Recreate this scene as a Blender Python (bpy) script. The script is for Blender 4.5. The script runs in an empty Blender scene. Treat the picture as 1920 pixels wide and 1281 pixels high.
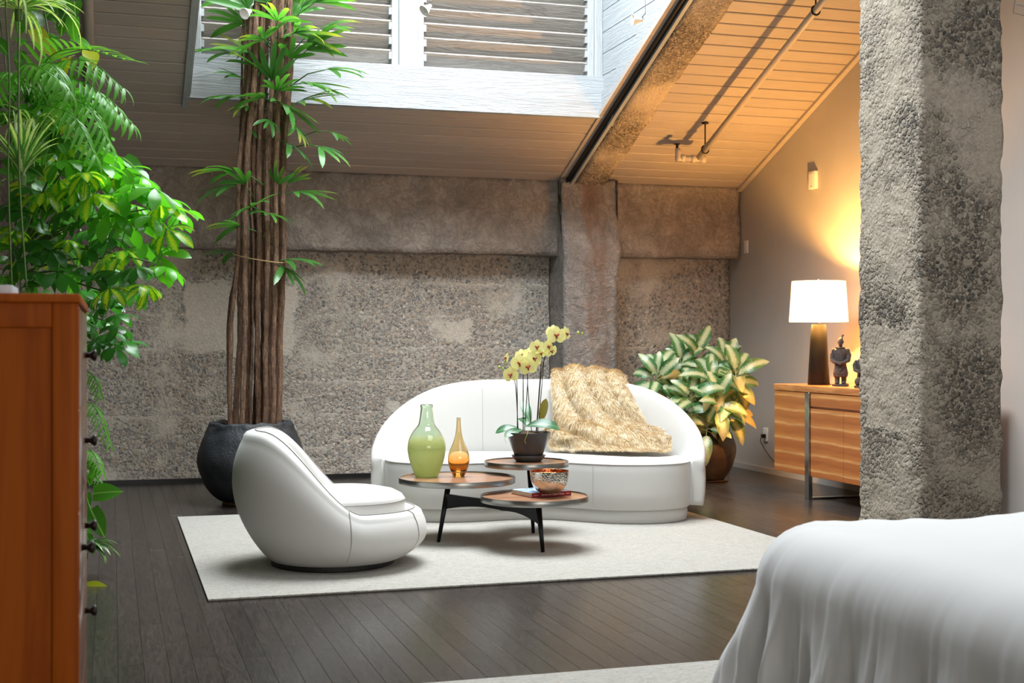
import bpy, bmesh, math, random
import numpy as np
from mathutils import Vector, Matrix, noise

random.seed(7)
rng = np.random.default_rng(7)
SC = bpy.context.scene
COL = SC.collection

# ------------------------------------------------------------------ camera
FPX, CAMH, YAW = 2450.0, 1.2, math.radians(17.0)
cam_d = bpy.data.cameras.new('camera')
cam = bpy.data.objects.new('camera', cam_d)
COL.objects.link(cam)
cam.location = (0, 0, CAMH)
cam.rotation_euler = (math.pi / 2, 0, -YAW)
cam_d.sensor_width = 36.0
cam_d.lens = FPX / 1920 * 36.0
cam_d.clip_start, cam_d.clip_end = 0.05, 100
cam_d.dof.use_dof = True
cam_d.dof.focus_distance = 7.8
cam_d.dof.aperture_fstop = 5.6
SC.camera = cam

# ------------------------------------------------------------------ world, daylight, exposure
world = bpy.data.worlds.new('world'); SC.world = world
world.use_nodes = True
world.node_tree.nodes['Background'].inputs[0].default_value = (0.75, 0.86, 1.0, 1)
world.node_tree.nodes['Background'].inputs[1].default_value = 1.0
SC.view_settings.view_transform = 'Standard'
SC.view_settings.look = 'None'
SC.view_settings.gamma = 1.0
SC.view_settings.use_curve_mapping = False
SC.view_settings.exposure = 0.2

def area_light(name, loc, rot, sx, sy, power, color):
    d = bpy.data.lights.new(name, 'AREA')
    d.shape = 'RECTANGLE'; d.size = sx; d.size_y = sy
    d.energy = power; d.color = color
    o = bpy.data.objects.new(name, d); COL.objects.link(o)
    o.location = loc; o.rotation_euler = rot
    return o
# daylight entering through the roof glazing over the louvred shaft
area_light('skylight_daylight', (2.235, 7.9, 5.55), (0, 0, 0), 2.7, 3.7, 490, (0.90, 0.96, 1.0)).data.spread = math.radians(148)
# added overhead fill for the near half of the room, an assumed roof light
area_light('near_fill_light', (3.2, 2.6, 4.80), (0, 0, 0), 3.0, 3.6, 80, (0.90, 0.96, 1.0)).data.spread = math.radians(150)
# added warm fill from an unseen, assumed window behind the camera
area_light('rear_fill_light', (1.6, -3.96, 1.9), (math.radians(90), 0, 0), 4.4, 2.2, 165, (1.0, 0.93, 0.84))

# ------------------------------------------------------------------ small helpers
FWD = Vector((math.sin(YAW), math.cos(YAW), 0)); RGT = Vector((math.cos(YAW), -math.sin(YAW), 0)); UP = Vector((0, 0, 1))
def P(px, py, t):
    """point of the room seen at a pixel of the photograph at forward distance t"""
    return Vector((0, 0, CAMH)) + t * (FWD + (px - 960) / FPX * RGT + (640.5 - py) / FPX * UP)
def on_z(px, py, z=0.0):
    """point of the room seen at that pixel on the level z"""
    t = (z - CAMH) * FPX / (640.5 - py)
    return P(px, py, t)

def lin(r, g, b):
    f = lambda c: ((c / 255 + .055) / 1.055) ** 2.4 if c > 10.3 else c / 255 / 12.92
    return (f(r), f(g), f(b), 1.0)

def mesh_of(name, v, f, smooth=False):
    m = bpy.data.meshes.new(name)
    m.from_pydata([tuple(p) for p in v], [], [tuple(q) for q in f])
    m.validate(); m.update()
    if smooth:
        m.polygons.foreach_set('use_smooth', [True] * len(m.polygons))
    return m

def mesh_np(name, v, f, smooth=True):
    """v: (n,3), f: (m,k) arrays"""
    m = bpy.data.meshes.new(name)
    v = np.asarray(v, np.float32); f = np.asarray(f, np.int32); k = f.shape[1]
    m.vertices.add(len(v)); m.vertices.foreach_set('co', v.ravel())
    m.loops.add(f.size); m.loops.foreach_set('vertex_index', f.ravel())
    m.polygons.add(len(f)); m.polygons.foreach_set('loop_start', np.arange(0, f.size, k, dtype=np.int32))
    m.polygons.foreach_set('use_smooth', np.full(len(f), smooth))
    m.update(calc_edges=True); m.validate()
    return m

def link(name, mesh, material=None, parent=None, loc=None, rz=None):
    o = bpy.data.objects.new(name, mesh); COL.objects.link(o)
    if material is not None and mesh is not None and len(mesh.materials) == 0:
        mesh.materials.append(material)
    if parent is not None: o.parent = parent
    if loc is not None: o.location = loc
    if rz is not None: o.rotation_euler = (0, 0, rz)
    return o

def tag(o, label=None, cat=None, group=None, kind=None):
    if label: o['label'] = label
    if cat: o['category'] = cat
    if group: o['group'] = group
    if kind: o['kind'] = kind
    return o

def thing(name, label, cat, loc=(0, 0, 0), rz=0.0, group=None):
    o = bpy.data.objects.new(name, None); COL.objects.link(o)
    o.empty_display_size = .1
    o.location = loc; o.rotation_euler = (0, 0, rz)
    return tag(o, label, cat, group)

class MB:
    """collects vertices and faces of one mesh"""
    def __init__(s): s.v = []; s.f = []
    def add(s, v, f):
        n = len(s.v); s.v += [tuple(p) for p in v]; s.f += [tuple(i + n for i in q) for q in f]; return s
    def box(s, a, b):
        (x0, y0, z0), (x1, y1, z1) = a, b
        return s.add([(x0,y0,z0),(x1,y0,z0),(x1,y1,z0),(x0,y1,z0),(x0,y0,z1),(x1,y0,z1),(x1,y1,z1),(x0,y1,z1)],
                     [(0,3,2,1),(4,5,6,7),(0,1,5,4),(1,2,6,5),(2,3,7,6),(3,0,4,7)])
    def hexa(s, p):
        return s.add(p, [(0,3,2,1),(4,5,6,7),(0,1,5,4),(1,2,6,5),(2,3,7,6),(3,0,4,7)])
    def tube(s, path, rad, n=8, caps=True):
        path = [Vector(p) for p in path]; k = len(path)
        if not hasattr(rad, '__len__'): rad = [rad] * k
        base = len(s.v); ref = None
        for i, p in enumerate(path):
            d = (path[min(i + 1, k - 1)] - path[max(i - 1, 0)]).normalized()
            if ref is None: ref = d.orthogonal().normalized()
            ref = (ref - d * ref.dot(d)).normalized(); b = d.cross(ref)
            for j in range(n):
                a = 2 * math.pi * j / n
                s.v.append(tuple(p + (ref * math.cos(a) + b * math.sin(a)) * rad[i]))
        for i in range(k - 1):
            for j in range(n):
                a = base + i * n + j; b_ = base + i * n + (j + 1) % n
                s.f.append((a, b_, b_ + n, a + n))
        if caps:
            s.f.append(tuple(base + j for j in range(n))[::-1]); s.f.append(tuple(base + (k - 1) * n + j for j in range(n)))
        return s
    def lathe(s, prof, n=40, c=(0, 0, 0), sx=1, sy=1):
        """prof: (r,z) from the outside bottom on; a radius of 0 closes"""
        base = len(s.v); rows = []
        for r, z in prof:
            if r <= 1e-6:
                rows.append([len(s.v)]); s.v.append((c[0], c[1], c[2] + z))
            else:
                rows.append(list(range(len(s.v), len(s.v) + n)))
                for j in range(n):
                    a = 2 * math.pi * j / n
                    s.v.append((c[0] + r * sx * math.cos(a), c[1] + r * sy * math.sin(a), c[2] + z))
        for a, b in zip(rows, rows[1:]):
            for j in range(n):
                j2 = (j + 1) % n
                if len(a) == 1 and len(b) == 1: continue
                if len(a) == 1: s.f.append((a[0], b[j2], b[j]))
                elif len(b) == 1: s.f.append((a[j], a[j2], b[0]))
                else: s.f.append((a[j], a[j2], b[j2], b[j]))
        return s
    def prism(s, poly, ext):
        """poly: 3-D polygon, pushed along ext"""
        n = len(poly); e = Vector(ext); p = [Vector(q) for q in poly]
        return s.add(p + [q + e for q in p], [tuple(range(n))[::-1], tuple(range(n, 2 * n))] + [(i, (i + 1) % n, n + (i + 1) % n, n + i) for i in range(n)])
    def mesh(s, name, smooth=False, weld=None):
        m = mesh_of(name, s.v, s.f, smooth)
        bm = bmesh.new(); bm.from_mesh(m)
        if weld: bmesh.ops.remove_doubles(bm, verts=bm.verts, dist=weld)
        bmesh.ops.recalc_face_normals(bm, faces=bm.faces)
        bm.to_mesh(m); bm.free()
        return m
    def build(s, name, material, parent=None, smooth=False, weld=None, loc=None, rz=None):
        return link(name, s.mesh(name, smooth, weld), material, parent, loc, rz)

def bevel_box(a, b, r, seg=2):
    mb = MB().box(a, b); m = mb.mesh('box')
    bm = bmesh.new(); bm.from_mesh(m)
    bmesh.ops.bevel(bm, geom=list(bm.edges), offset=r, segments=seg, affect='EDGES', profile=.6)
    bm.to_mesh(m); bm.free()
    if seg > 1: m.polygons.foreach_set('use_smooth', [True] * len(m.polygons))
    return m
def bbox(name, a, b, r, material, parent=None, seg=2, loc=None, rz=None):
    m = bevel_box(a, b, r, seg); m.name = name
    return link(name, m, material, parent, loc, rz)

def auto_smooth(o, ang=35):
    m = o.data
    bm = bmesh.new(); bm.from_mesh(m)
    lim = math.radians(ang)
    for e in bm.edges:
        e.smooth = not (len(e.link_faces) == 2 and e.calc_face_angle(0) > lim)
    for f in bm.faces: f.smooth = True
    bm.to_mesh(m); bm.free()
    return o

def smoothstep(a, b, x):
    t = min(1, max(0, (x - a) / (b - a))); return t * t * (3 - 2 * t)
def catmull(pts, n):
    """n points along a smooth curve through pts"""
    p = [Vector(q) for q in pts]; p = [2 * p[0] - p[1]] + p + [2 * p[-1] - p[-2]]; out = []
    k = len(p) - 3
    for i in range(n):
        s = i / (n - 1) * k; j = min(int(s), k - 1); t = s - j
        a, b, c, d = p[j:j + 4]
        out.append(.5 * ((2 * b) + (c - a) * t + (2 * a - 5 * b + 4 * c - d) * t * t + (3 * b - a - 3 * c + d) * t ** 3))
    return out

# ------------------------------------------------------------------ materials
class NT:
    def __init__(s, name):
        s.m = bpy.data.materials.new(name); s.m.use_nodes = True
        s.t = s.m.node_tree; s.b = s.t.nodes['Principled BSDF']; s.out = s.t.nodes['Material Output']
    def n(s, typ, **kw):
        o = s.t.nodes.new(typ)
        for k, v in kw.items():
            if k.startswith('i_'):
                key = k[2:]; key = int(key) if key.isdigit() else key
                s.set(o.inputs[key], v)
            else: setattr(o, k, v)
        return o
    def set(s, sock, v):
        if isinstance(v, bpy.types.NodeSocket): s.t.links.new(v, sock)
        elif isinstance(v, bpy.types.Node): s.t.links.new(v.outputs[0], sock)
        else: sock.default_value = v
    def p(s, **kw):
        for k, v in kw.items(): s.set(s.b.inputs[k.replace('_', ' ')], v)
        return s
    def coord(s, kind='Object', scale=None, loc=None, rot=None):
        c = s.n('ShaderNodeTexCoord').outputs[kind]
        if scale or loc or rot:
            mp = s.n('ShaderNodeMapping'); s.set(mp.inputs[0], c)
            if scale: mp.inputs['Scale'].default_value = scale
            if loc: mp.inputs['Location'].default_value = loc
            if rot: mp.inputs['Rotation'].default_value = rot
            return mp.outputs[0]
        return c
    def noise(s, vec, scale, detail=4, rough=.55, dist=0):
        o = s.n('ShaderNodeTexNoise'); s.set(o.inputs['Vector'], vec); o.inputs['Scale'].default_value = scale
        o.inputs['Detail'].default_value = detail; o.inputs['Roughness'].default_value = rough; o.inputs['Distortion'].default_value = dist
        return o.outputs[0]
    def voro(s, vec, scale, out='Distance', feature='F1', rand=1):
        o = s.n('ShaderNodeTexVoronoi', feature=feature); s.set(o.inputs['Vector'], vec); o.inputs['Scale'].default_value = scale
        o.inputs['Randomness'].default_value = rand
        return o.outputs[out]
    def ramp(s, fac, stops, interp='LINEAR'):
        o = s.n('ShaderNodeValToRGB'); s.set(o.inputs[0], fac); r = o.color_ramp; r.interpolation = interp
        while len(r.elements) < len(stops): r.elements.new(.5)
        for e, (pos, c) in zip(r.elements, stops):
            e.position = pos; e.color = c if hasattr(c, '__len__') else (c, c, c, 1)
        return o.outputs[0]
    def mix(s, fac, a, b, mode='MIX'):
        o = s.n('ShaderNodeMix', data_type='RGBA', blend_type=mode)
        s.set(o.inputs[0], fac); s.set(o.inputs[6], a); s.set(o.inputs[7], b)
        return o.outputs[2]
    def math(s, op, a, b=0.0, c=0.0, clamp=False):
        o = s.n('ShaderNodeMath', operation=op, use_clamp=clamp)
        s.set(o.inputs[0], a); s.set(o.inputs[1], b); s.set(o.inputs[2], c)
        return o.outputs[0]
    def xyz(s, vec):
        o = s.n('ShaderNodeSeparateXYZ'); s.set(o.inputs[0], vec); return o.outputs
    def bump(s, h, strength=.5, dist=.01, normal=None):
        o = s.n('ShaderNodeBump'); s.set(o.inputs['Height'], h)
        o.inputs['Strength'].default_value = strength; o.inputs['Distance'].default_value = dist
        if normal is not None: s.set(o.inputs['Normal'], normal)
        return o.outputs[0]
    def rnd(s): return s.n('ShaderNodeObjectInfo').outputs['Random']

def plain(name, c, rough=.5, metal=0.0, **kw):
    k = NT(name); k.p(Base_Color=c, Roughness=rough, Metallic=metal, **kw); return k.m

def band(k, x, a, b, soft):
    """1 where a < x < b"""
    lo = k.n('ShaderNodeMapRange', interpolation_type='SMOOTHSTEP'); k.set(lo.inputs[0], x); lo.inputs[1].default_value = a - soft; lo.inputs[2].default_value = a + soft
    hi = k.n('ShaderNodeMapRange', interpolation_type='SMOOTHSTEP'); k.set(hi.inputs[0], x); hi.inputs[1].default_value = b - soft; hi.inputs[2].default_value = b + soft
    return k.math('MULTIPLY', lo.outputs[0], k.math('SUBTRACT', 1.0, hi.outputs[0]))

def concrete(name, cement, lo, mid, hi, peb_scale=42, patches=(), expose=(.42, .55), bands=True, bump=.9, warped=.05):
    k = NT(name); co0 = k.coord()
    warp = k.noise(co0, 6, 3)
    wn = k.n('ShaderNodeTexNoise'); k.set(wn.inputs['Vector'], co0); wn.inputs['Scale'].default_value = 26; wn.inputs['Detail'].default_value = 3
    ws = k.n('ShaderNodeVectorMath', operation='MULTIPLY_ADD'); k.set(ws.inputs[0], wn.outputs[1]); ws.inputs[1].default_value = (warped,) * 3; k.set(ws.inputs[2], co0)
    co = ws.outputs[0]
    cell = k.voro(co, peb_scale, 'Color'); dist = k.voro(co, peb_scale)
    cell2 = k.voro(co, peb_scale * 2.3, 'Color'); dist2 = k.voro(co, peb_scale * 2.3)
    r1 = k.xyz(cell)[0]; r2 = k.xyz(cell2)[1]
    tan = (mid[0] * 1.15, mid[1] * .95, mid[2] * .75, 1); blue = (mid[0] * .62, mid[1] * .7, mid[2] * .8, 1)
    peb = k.ramp(r1, [(0, lo), (.2, blue), (.38, mid), (.55, tan), (.7, hi), (.85, mid), (1, lo)])
    peb2 = k.ramp(r2, [(0, lo), (.35, blue), (.6, mid), (.8, tan), (1, hi)])
    col = k.mix(k.ramp(k.noise(co, 9, 3), [(.45, 0), (.55, 1)]), peb, peb2)
    gap = k.ramp(dist, [(.42, 0), (.72, 1)])
    col = k.mix(gap, col, cement)
    big = k.noise(co, 1.7, 6, .62)
    mask = k.ramp(big, [(expose[0], 1), (expose[1], 0)])     # 1 = bare cement
    fine = k.noise(co, 60, 3)
    cem = k.mix(k.ramp(fine, [(.3, 0), (.75, 1)]), cement, tuple(c * 1.5 for c in cement[:3]) + (1,))
    z = k.xyz(co)
    if bands:
        zz = k.math('ADD', z[2], k.math('MULTIPLY', k.math('SUBTRACT', warp, .5), .06))
        ln = k.math('FRACT', k.math('MULTIPLY', zz, 1 / .29))
        edge = k.ramp(ln, [(0, 1), (.035, 1), (.07, 0), (.8, 0), (1, .5)])
        mask = k.math('MAXIMUM', mask, k.math('MULTIPLY', edge, k.ramp(k.noise(co, 2.6, 3), [(.42, 0), (.6, 1)])))
    for (x0, x1, z0, z1, ax) in patches:
        wob = k.math('MULTIPLY', k.math('SUBTRACT', k.noise(co, 5, 5), .5), .22)
        pm = k.math('MULTIPLY', band(k, k.math('ADD', z[ax], wob), x0, x1, .012), band(k, k.math('ADD', z[2], wob), z0, z1, .012))
        mask = k.math('MAXIMUM', mask, pm)
    col = k.mix(mask, col, cem)
    col = k.mix(k.ramp(k.noise(co, .9, 5, .6), [(.35, .0), (.75, .3)]), col, tuple(c * .5 for c in cement[:3]) + (1,))
    h = k.math('SUBTRACT', k.math('MULTIPLY', k.math('SUBTRACT', 1.0, gap), k.math('ADD', .35, r1)), k.math('MULTIPLY', dist2, .25))
    h = k.math('ADD', k.math('MULTIPLY', h, k.math('SUBTRACT', 1.0, k.math('MULTIPLY', mask, .85))), k.math('MULTIPLY', fine, .25))
    k.p(Base_Color=col, Roughness=.9, Normal=k.bump(h, bump, .014), Specular_IOR_Level=.25)
    return k.m

def plaster(name, dark, light, stain=None, sx=None, bump=.5, scale=3.0):
    k = NT(name); co = k.coord()
    n1 = k.noise(co, scale, 7, .62, .6); n2 = k.noise(co, 34, 4, .6); n3 = k.noise(k.coord(scale=(2.5, 2.5, .7)), 3, 5, .6, .8)
    col = k.ramp(n1, [(.3, dark), (.72, light)])
    col = k.mix(k.ramp(n2, [(.35, .25), (.6, 0)]), col, tuple(c * .55 for c in dark[:3]) + (1,))
    if stain:
        x = k.xyz(co)[0]; w = k.math('ADD', x, k.math('MULTIPLY', k.math('SUBTRACT', n3, .5), .30))
        col = k.mix(k.math('MULTIPLY', band(k, w, sx[0], sx[1], .06), k.ramp(n3, [(.3, .1), (.6, .75)])), col, stain)
    pits = k.ramp(k.voro(co, 55), [(.05, 0), (.22, 1)])
    crust = k.math('ABSOLUTE', k.math('SUBTRACT', k.noise(co, scale * 3.2, 6, .6, .8), .5))
    col = k.mix(k.ramp(crust, [(0, .4), (.06, 0)]), col, tuple(c * .6 for c in dark[:3]) + (1,))
    h = k.math('ADD', k.math('MULTIPLY', n1, 1.5), k.math('ADD', k.math('MULTIPLY', n2, .5), k.math('ADD', k.math('MULTIPLY', pits, .2), k.math('MULTIPLY', crust, 2.2))))
    k.p(Base_Color=col, Roughness=.88, Normal=k.bump(h, bump, .02), Specular_IOR_Level=.25)
    return k.m

def painted_wood(name, c, axis=0, grain=.5, var=.12, rough=.55, grain_dark=.8, gscale=1.0):
    """painted boards, the grain running along the axis"""
    k = NT(name); sc = [14 * gscale] * 3; sc[axis] = 1.1 * gscale
    add = k.n('ShaderNodeVectorMath', operation='ADD'); k.set(add.inputs[0], k.coord())
    r = k.rnd(); k.set(add.inputs[1], k.math('MULTIPLY', r, 37.0))
    mp = k.n('ShaderNodeMapping'); k.set(mp.inputs[0], add); mp.inputs['Scale'].default_value = sc
    n1 = k.noise(mp, 1.0, 6, .6, 1.4); rings = k.math('FRACT', k.math('MULTIPLY', n1, 7.0))
    rings = k.math('ABSOLUTE', k.math('SUBTRACT', rings, .5))
    n2 = k.noise(mp, 5, 3)
    g = k.math('ADD', k.math('MULTIPLY', rings, .9), k.math('MULTIPLY', n2, .5))
    v = k.math('ADD', 1 - var, k.math('MULTIPLY', r, 2 * var))
    col = k.mix(1.0, c, k.n('ShaderNodeCombineColor', i_0=v, i_1=v, i_2=v).outputs[0], 'MULTIPLY')
    col = k.mix(k.ramp(g, [(.2, grain_dark), (.6, 0)]), col, tuple(x * .35 for x in c[:3]) + (1,))
    k.p(Base_Color=col, Roughness=rough, Normal=k.bump(g, grain, .006))
    return k.m

def wood(name, dark, light, axis=0, rough=.4, scale=1.0, bump=.1, var=.15, coat=0.0):
    k = NT(name); sc = [16 * scale] * 3; sc[axis] = 1.3 * scale
    add = k.n('ShaderNodeVectorMath', operation='ADD'); k.set(add.inputs[0], k.coord())
    r = k.rnd(); k.set(add.inputs[1], k.math('MULTIPLY', r, 53.0))
    mp = k.n('ShaderNodeMapping'); k.set(mp.inputs[0], add); mp.inputs['Scale'].default_value = sc
    n1 = k.noise(mp, 1.0, 6, .6, 1.0); n2 = k.noise(mp, 6, 3)
    g = k.math('ADD', k.math('MULTIPLY', k.math('ABSOLUTE', k.math('SUBTRACT', k.math('FRACT', k.math('MULTIPLY', n1, 6.0)), .5)), 1.2), k.math('MULTIPLY', n2, .5))
    v = k.math('ADD', 1 - var, k.math('MULTIPLY', r, 2 * var))
    col = k.ramp(g, [(.15, dark), (.8, light)])
    col = k.mix(1.0, col, k.n('ShaderNodeCombineColor', i_0=v, i_1=v, i_2=v).outputs[0], 'MULTIPLY')
    k.p(Base_Color=col, Roughness=rough, Normal=k.bump(g, bump, .003), Coat_Weight=coat, Coat_Roughness=.15)
    return k.m

def leaf_mat(name, c, tip=None, center=None, trans=.45, rough=.35, width=.03, length=.2, hue=.25, vein=None, attr=False):
    """c: blade; center: the colour along the midrib (variegation); tip: the colour at the blade's end. Local x = across, y = along"""
    k = NT(name); co = k.coord(); x, y, z = k.xyz(co)
    r = k.rnd()
    nz = k.noise(co, 40, 3)
    v = k.math('ADD', 1 - hue, k.math('MULTIPLY', r, 2 * hue))
    col = k.mix(1.0, c, k.n('ShaderNodeCombineColor', i_0=v, i_1=v, i_2=v).outputs[0], 'MULTIPLY')
    if attr:
        x = k.math('MULTIPLY', k.n('ShaderNodeAttribute', attribute_name='across').outputs['Fac'], width)
    if center:
        ax = k.math('ADD', k.math('ABSOLUTE', x), k.math('MULTIPLY', k.math('SUBTRACT', k.noise(k.coord(scale=(1, .25, 1)), 200, 4), .5), width * 1.5))
        col = k.mix(k.ramp(k.math('DIVIDE', ax, width), [(.30, .9), (.62, 0)]), col, center)
    if vein:
        col = k.mix(k.ramp(k.math('DIVIDE', k.math('ABSOLUTE', x), width), [(.03, 1), (.08, 0)]), col, vein)
    if tip:
        ty = k.math('ADD', k.math('DIVIDE', y, length), k.math('MULTIPLY', k.math('SUBTRACT', nz, .5), .5))
        ty = k.math('ADD', ty, k.math('MULTIPLY', k.math('SUBTRACT', r, .5), .8))
        col = k.mix(k.ramp(ty, [(.62, 0), (1.0, .9)]), col, tip)
    k.p(Base_Color=col, Roughness=rough, Specular_IOR_Level=.5, Normal=k.bump(nz, .12, .004))
    tr = k.n('ShaderNodeBsdfTranslucent'); k.set(tr.inputs[0], k.mix(1.0, col, (1.35, 1.45, .6, 1), 'MULTIPLY'))
    mx = k.n('ShaderNodeMixShader'); mx.inputs[0].default_value = trans
    k.t.links.new(k.b.outputs[0], mx.inputs[1]); k.t.links.new(tr.outputs[0], mx.inputs[2])
    k.t.links.new(mx.outputs[0], k.out.inputs[0])
    return k.m

def orient(d, up=(0, 0, 1), roll=0.0):
    y = Vector(d).normalized(); u = Vector(up)
    x = y.cross(u)
    if x.length < 1e-3: x = y.cross(Vector((1, 0, .1)))
    x.normalize(); z = x.cross(y)
    m = Matrix((x, y, z)).transposed()
    return m @ Matrix.Rotation(roll, 3, 'Y') if roll else m

def put(name, mesh, parent, p, d, up=(0, 0, 1), s=1.0, roll=0.0, origin=None):
    """link a shared mesh as a child, its +Y along d, at room point p"""
    o = bpy.data.objects.new(name, mesh); COL.objects.link(o); o.parent = parent
    org = parent.location if origin is None else origin
    o.location = Vector(p) - Vector(org)
    o.rotation_euler = orient(d, up, roll).to_euler()
    o.scale = (s, s, s) if not hasattr(s, '__len__') else s
    return o

def blade(length, width, n=7, droop=.25, fold=.15, power=.75, peak=.45, tipw=0.0, wave=0.0):
    """a leaf blade from the origin along +Y with a fold along the midrib, drooping in -Z: (v, f)"""
    v, f = [], []
    for i in range(n + 1):
        s = i / n
        w = width * .5 * (math.sin(math.pi * s ** (math.log(.5) / math.log(peak))) ** power if 0 < s < 1 else 0)
        w = max(w, tipw * width * .5 if i < n else .0004, .0012 if i == 0 else .0004)
        a = droop * s * s * 1.2
        y = length * (s - .3 * droop * s * s * s); z = -length * a * .6
        q = fold * w
        wz = wave * w * math.sin(i * 2.1)
        v += [(-w, y, z + q + wz), (0, y, z), (w, y, z + q - wz)]
    for i in range(n):
        a = i * 3; f += [(a, a + 1, a + 4, a + 3), (a + 1, a + 2, a + 5, a + 4)]
    return v, f

def xform(v, M, t=(0, 0, 0)):
    t = Vector(t); return [tuple(M @ Vector(p) + t) for p in v]
# ------------------------------------------------------------------ surfaces
M = {}
M['floor'] = None
def floor_mat():
    k = NT('dark_oak_floor')
    add = k.n('ShaderNodeVectorMath', operation='ADD'); k.set(add.inputs[0], k.coord()); r = k.rnd(); k.set(add.inputs[1], k.math('MULTIPLY', r, 71.0))
    mp = k.n('ShaderNodeMapping'); k.set(mp.inputs[0], add); mp.inputs['Scale'].default_value = (26, 2.2, 26)
    n1 = k.noise(mp, 1.0, 6, .6, 1.2); n2 = k.noise(mp, 7, 3)
    g = k.math('ADD', k.math('ABSOLUTE', k.math('SUBTRACT', k.math('FRACT', k.math('MULTIPLY', n1, 6.0)), .5)), k.math('MULTIPLY', n2, .5))
    v = k.math('ADD', .8, k.math('MULTIPLY', r, .4))
    col = k.ramp(g, [(.2, lin(33, 30, 29)), (.75, lin(57, 50, 46))])
    col = k.mix(1.0, col, k.n('ShaderNodeCombineColor', i_0=v, i_1=v, i_2=v).outputs[0], 'MULTIPLY')
    k.p(Base_Color=col, Roughness=k.math('ADD', .16, k.math('MULTIPLY', n2, .16)), Normal=k.bump(g, .10, .003), Specular_IOR_Level=.5)
    return k.m
M['floor'] = floor_mat()
M['subfloor'] = plain('subfloor', lin(24, 20, 18), .8)
M['wall_agg'] = concrete('exposed_aggregate_concrete', lin(190, 182, 170), lin(96, 92, 90), lin(170, 162, 153), lin(226, 218, 205), 40,
                         patches=[(.62, 1.55, 1.12, 1.72, 0), (.95, 1.12, .42, .66, 0), (2.9, 3.12, 1.22, 1.42, 0), (2.35, 2.5, .6, .7, 0)], expose=(.36, .46), bump=.6)
M['wall_agg2'] = M['wall_agg']
M['plaster_beam'] = plaster('troweled_beam_plaster', lin(128, 119, 112), lin(186, 175, 164), bump=1.0, scale=2.6)
M['plaster_post'] = plaster('troweled_post_plaster', lin(132, 126, 122), lin(178, 170, 162), stain=lin(134, 100, 78), sx=(4.10, 4.28), bump=1.0, scale=4)
M['rafter'] = concrete('rough_rafter_concrete', lin(172, 158, 140), lin(56, 48, 42), lin(128, 114, 100), lin(206, 190, 166), 55, bands=False, expose=(.36, .6), bump=1.0)
M['column'] = concrete('rough_column_concrete', lin(144, 134, 120), lin(46, 43, 41), lin(106, 98, 89), lin(174, 164, 150), 46, bands=False, bump=1.0, expose=(.42, .58), warped=.018,
                       patches=[(6.0, 6.42, .72, 1.28, 1)])
M['wall_paint'] = None
def wall_paint():
    k = NT('taupe_wall_paint'); co = k.coord()
    k.p(Base_Color=k.ramp(k.noise(co, 1.4, 3), [(.3, lin(176, 170, 164)), (.7, lin(184, 178, 172))]), Roughness=.7, Normal=k.bump(k.noise(co, 160, 2), .06, .002))
    return k.m
M['wall_paint'] = wall_paint()
M['ceiling'] = painted_wood('taupe_painted_ceiling_boards', lin(172, 160, 150), 0, .08, .05, .55, .12, .5)
M['ceiling_plain'] = plain('ceiling_void_paint', lin(120, 112, 105), .8)
M['white_wood'] = painted_wood('weathered_white_painted_wood', lin(158, 163, 167), 0, .8, .03, .6, .2, .8)
M['white_wood_y'] = painted_wood('white_painted_shaft_boards', lin(160, 166, 170), 1, .6, .04, .6, .2, .8)
M['white_wood_z'] = painted_wood('white_painted_posts', lin(164, 168, 170), 2, .7, .04, .6, .2, .8)
M['slat'] = painted_wood('weathered_louvre_slat', lin(160, 153, 145), 0, 1.0, .05, .65, .4, .7)
M['black_trim'] = plain('black_baseboard', lin(26, 25, 26), .45)
M['grey_metal'] = plain('galvanised_metal', lin(140, 142, 144), .35, .9)
M['dark_metal'] = plain('dark_bronze_metal', lin(46, 42, 40), .4, .8)
M['channel_grey'] = plain('painted_grey_channel', lin(168, 170, 172), .4, .2)
M['pipe_paint'] = plain('taupe_painted_pipe', lin(176, 164, 152), .45)
M['white_plastic'] = plain('white_plastic', lin(226, 222, 214), .4)

# ------------------------------------------------------------------ setting: room shell
XW, YB, XL, YR, ZF, ZT = 5.71, 11.47, -1.15, -4.0, 4.85, 5.6     # ZF: flat ceiling, ZT: head of the roof shaft
SL, YC, ZC = .405, 11.23, 2.646
AL = math.atan(SL)
def slope_z(y): return ZC + SL * (YC - y)
def slope_y(z): return YC - (z - ZC) / SL
S0, S1, YSK, YSK0 = .57, 3.90, 10.2, 5.79      # the roof shaft: left, right, back, front

fl = MB().box((XL - .2, YR - .2, -.2), (XW + .2, YB + .2, -.02)).build('floor', M['subfloor'])
tag(fl, 'dark stained oak plank floor', None, kind='structure')
# planks
pl_cache = {}
def plank_mesh(L):
    key = round(L, 2)
    if key not in pl_cache:
        pl_cache[key] = bevel_box((0, 0, -.02), (.0894, key - .0012, 0), .0009, 1)
        pl_cache[key].materials.append(M['floor'])
    return pl_cache[key]
x = XL; npl = 0
while x < XW - .01:
    y = 4.0 - random.uniform(0, 1.2) if x > -.5 else 4.0
    if x < -.55:
        y = 6.5
    while y < YB - .02:
        L = min(random.choice((1.6, 2.0, 2.4, 2.8)), YB - y)
        if YB - (y + L) < .5: L = YB - y
        o = link('plank', plank_mesh(L), None, fl, (x, y, 0)); npl += 1
        y = round(y + L, 4)
    x += .09
bb = MB().box((XL, YR, -.02), (XW, 2.8, 0)).box((XL, 2.8, -.02), (-.5, 6.5, 0)).box((-.5, 2.8, -.02), (XW, 4.0, -.001))
o = bb.build('plank_field', M['floor'], fl); o['kind'] = 'stuff'

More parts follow.
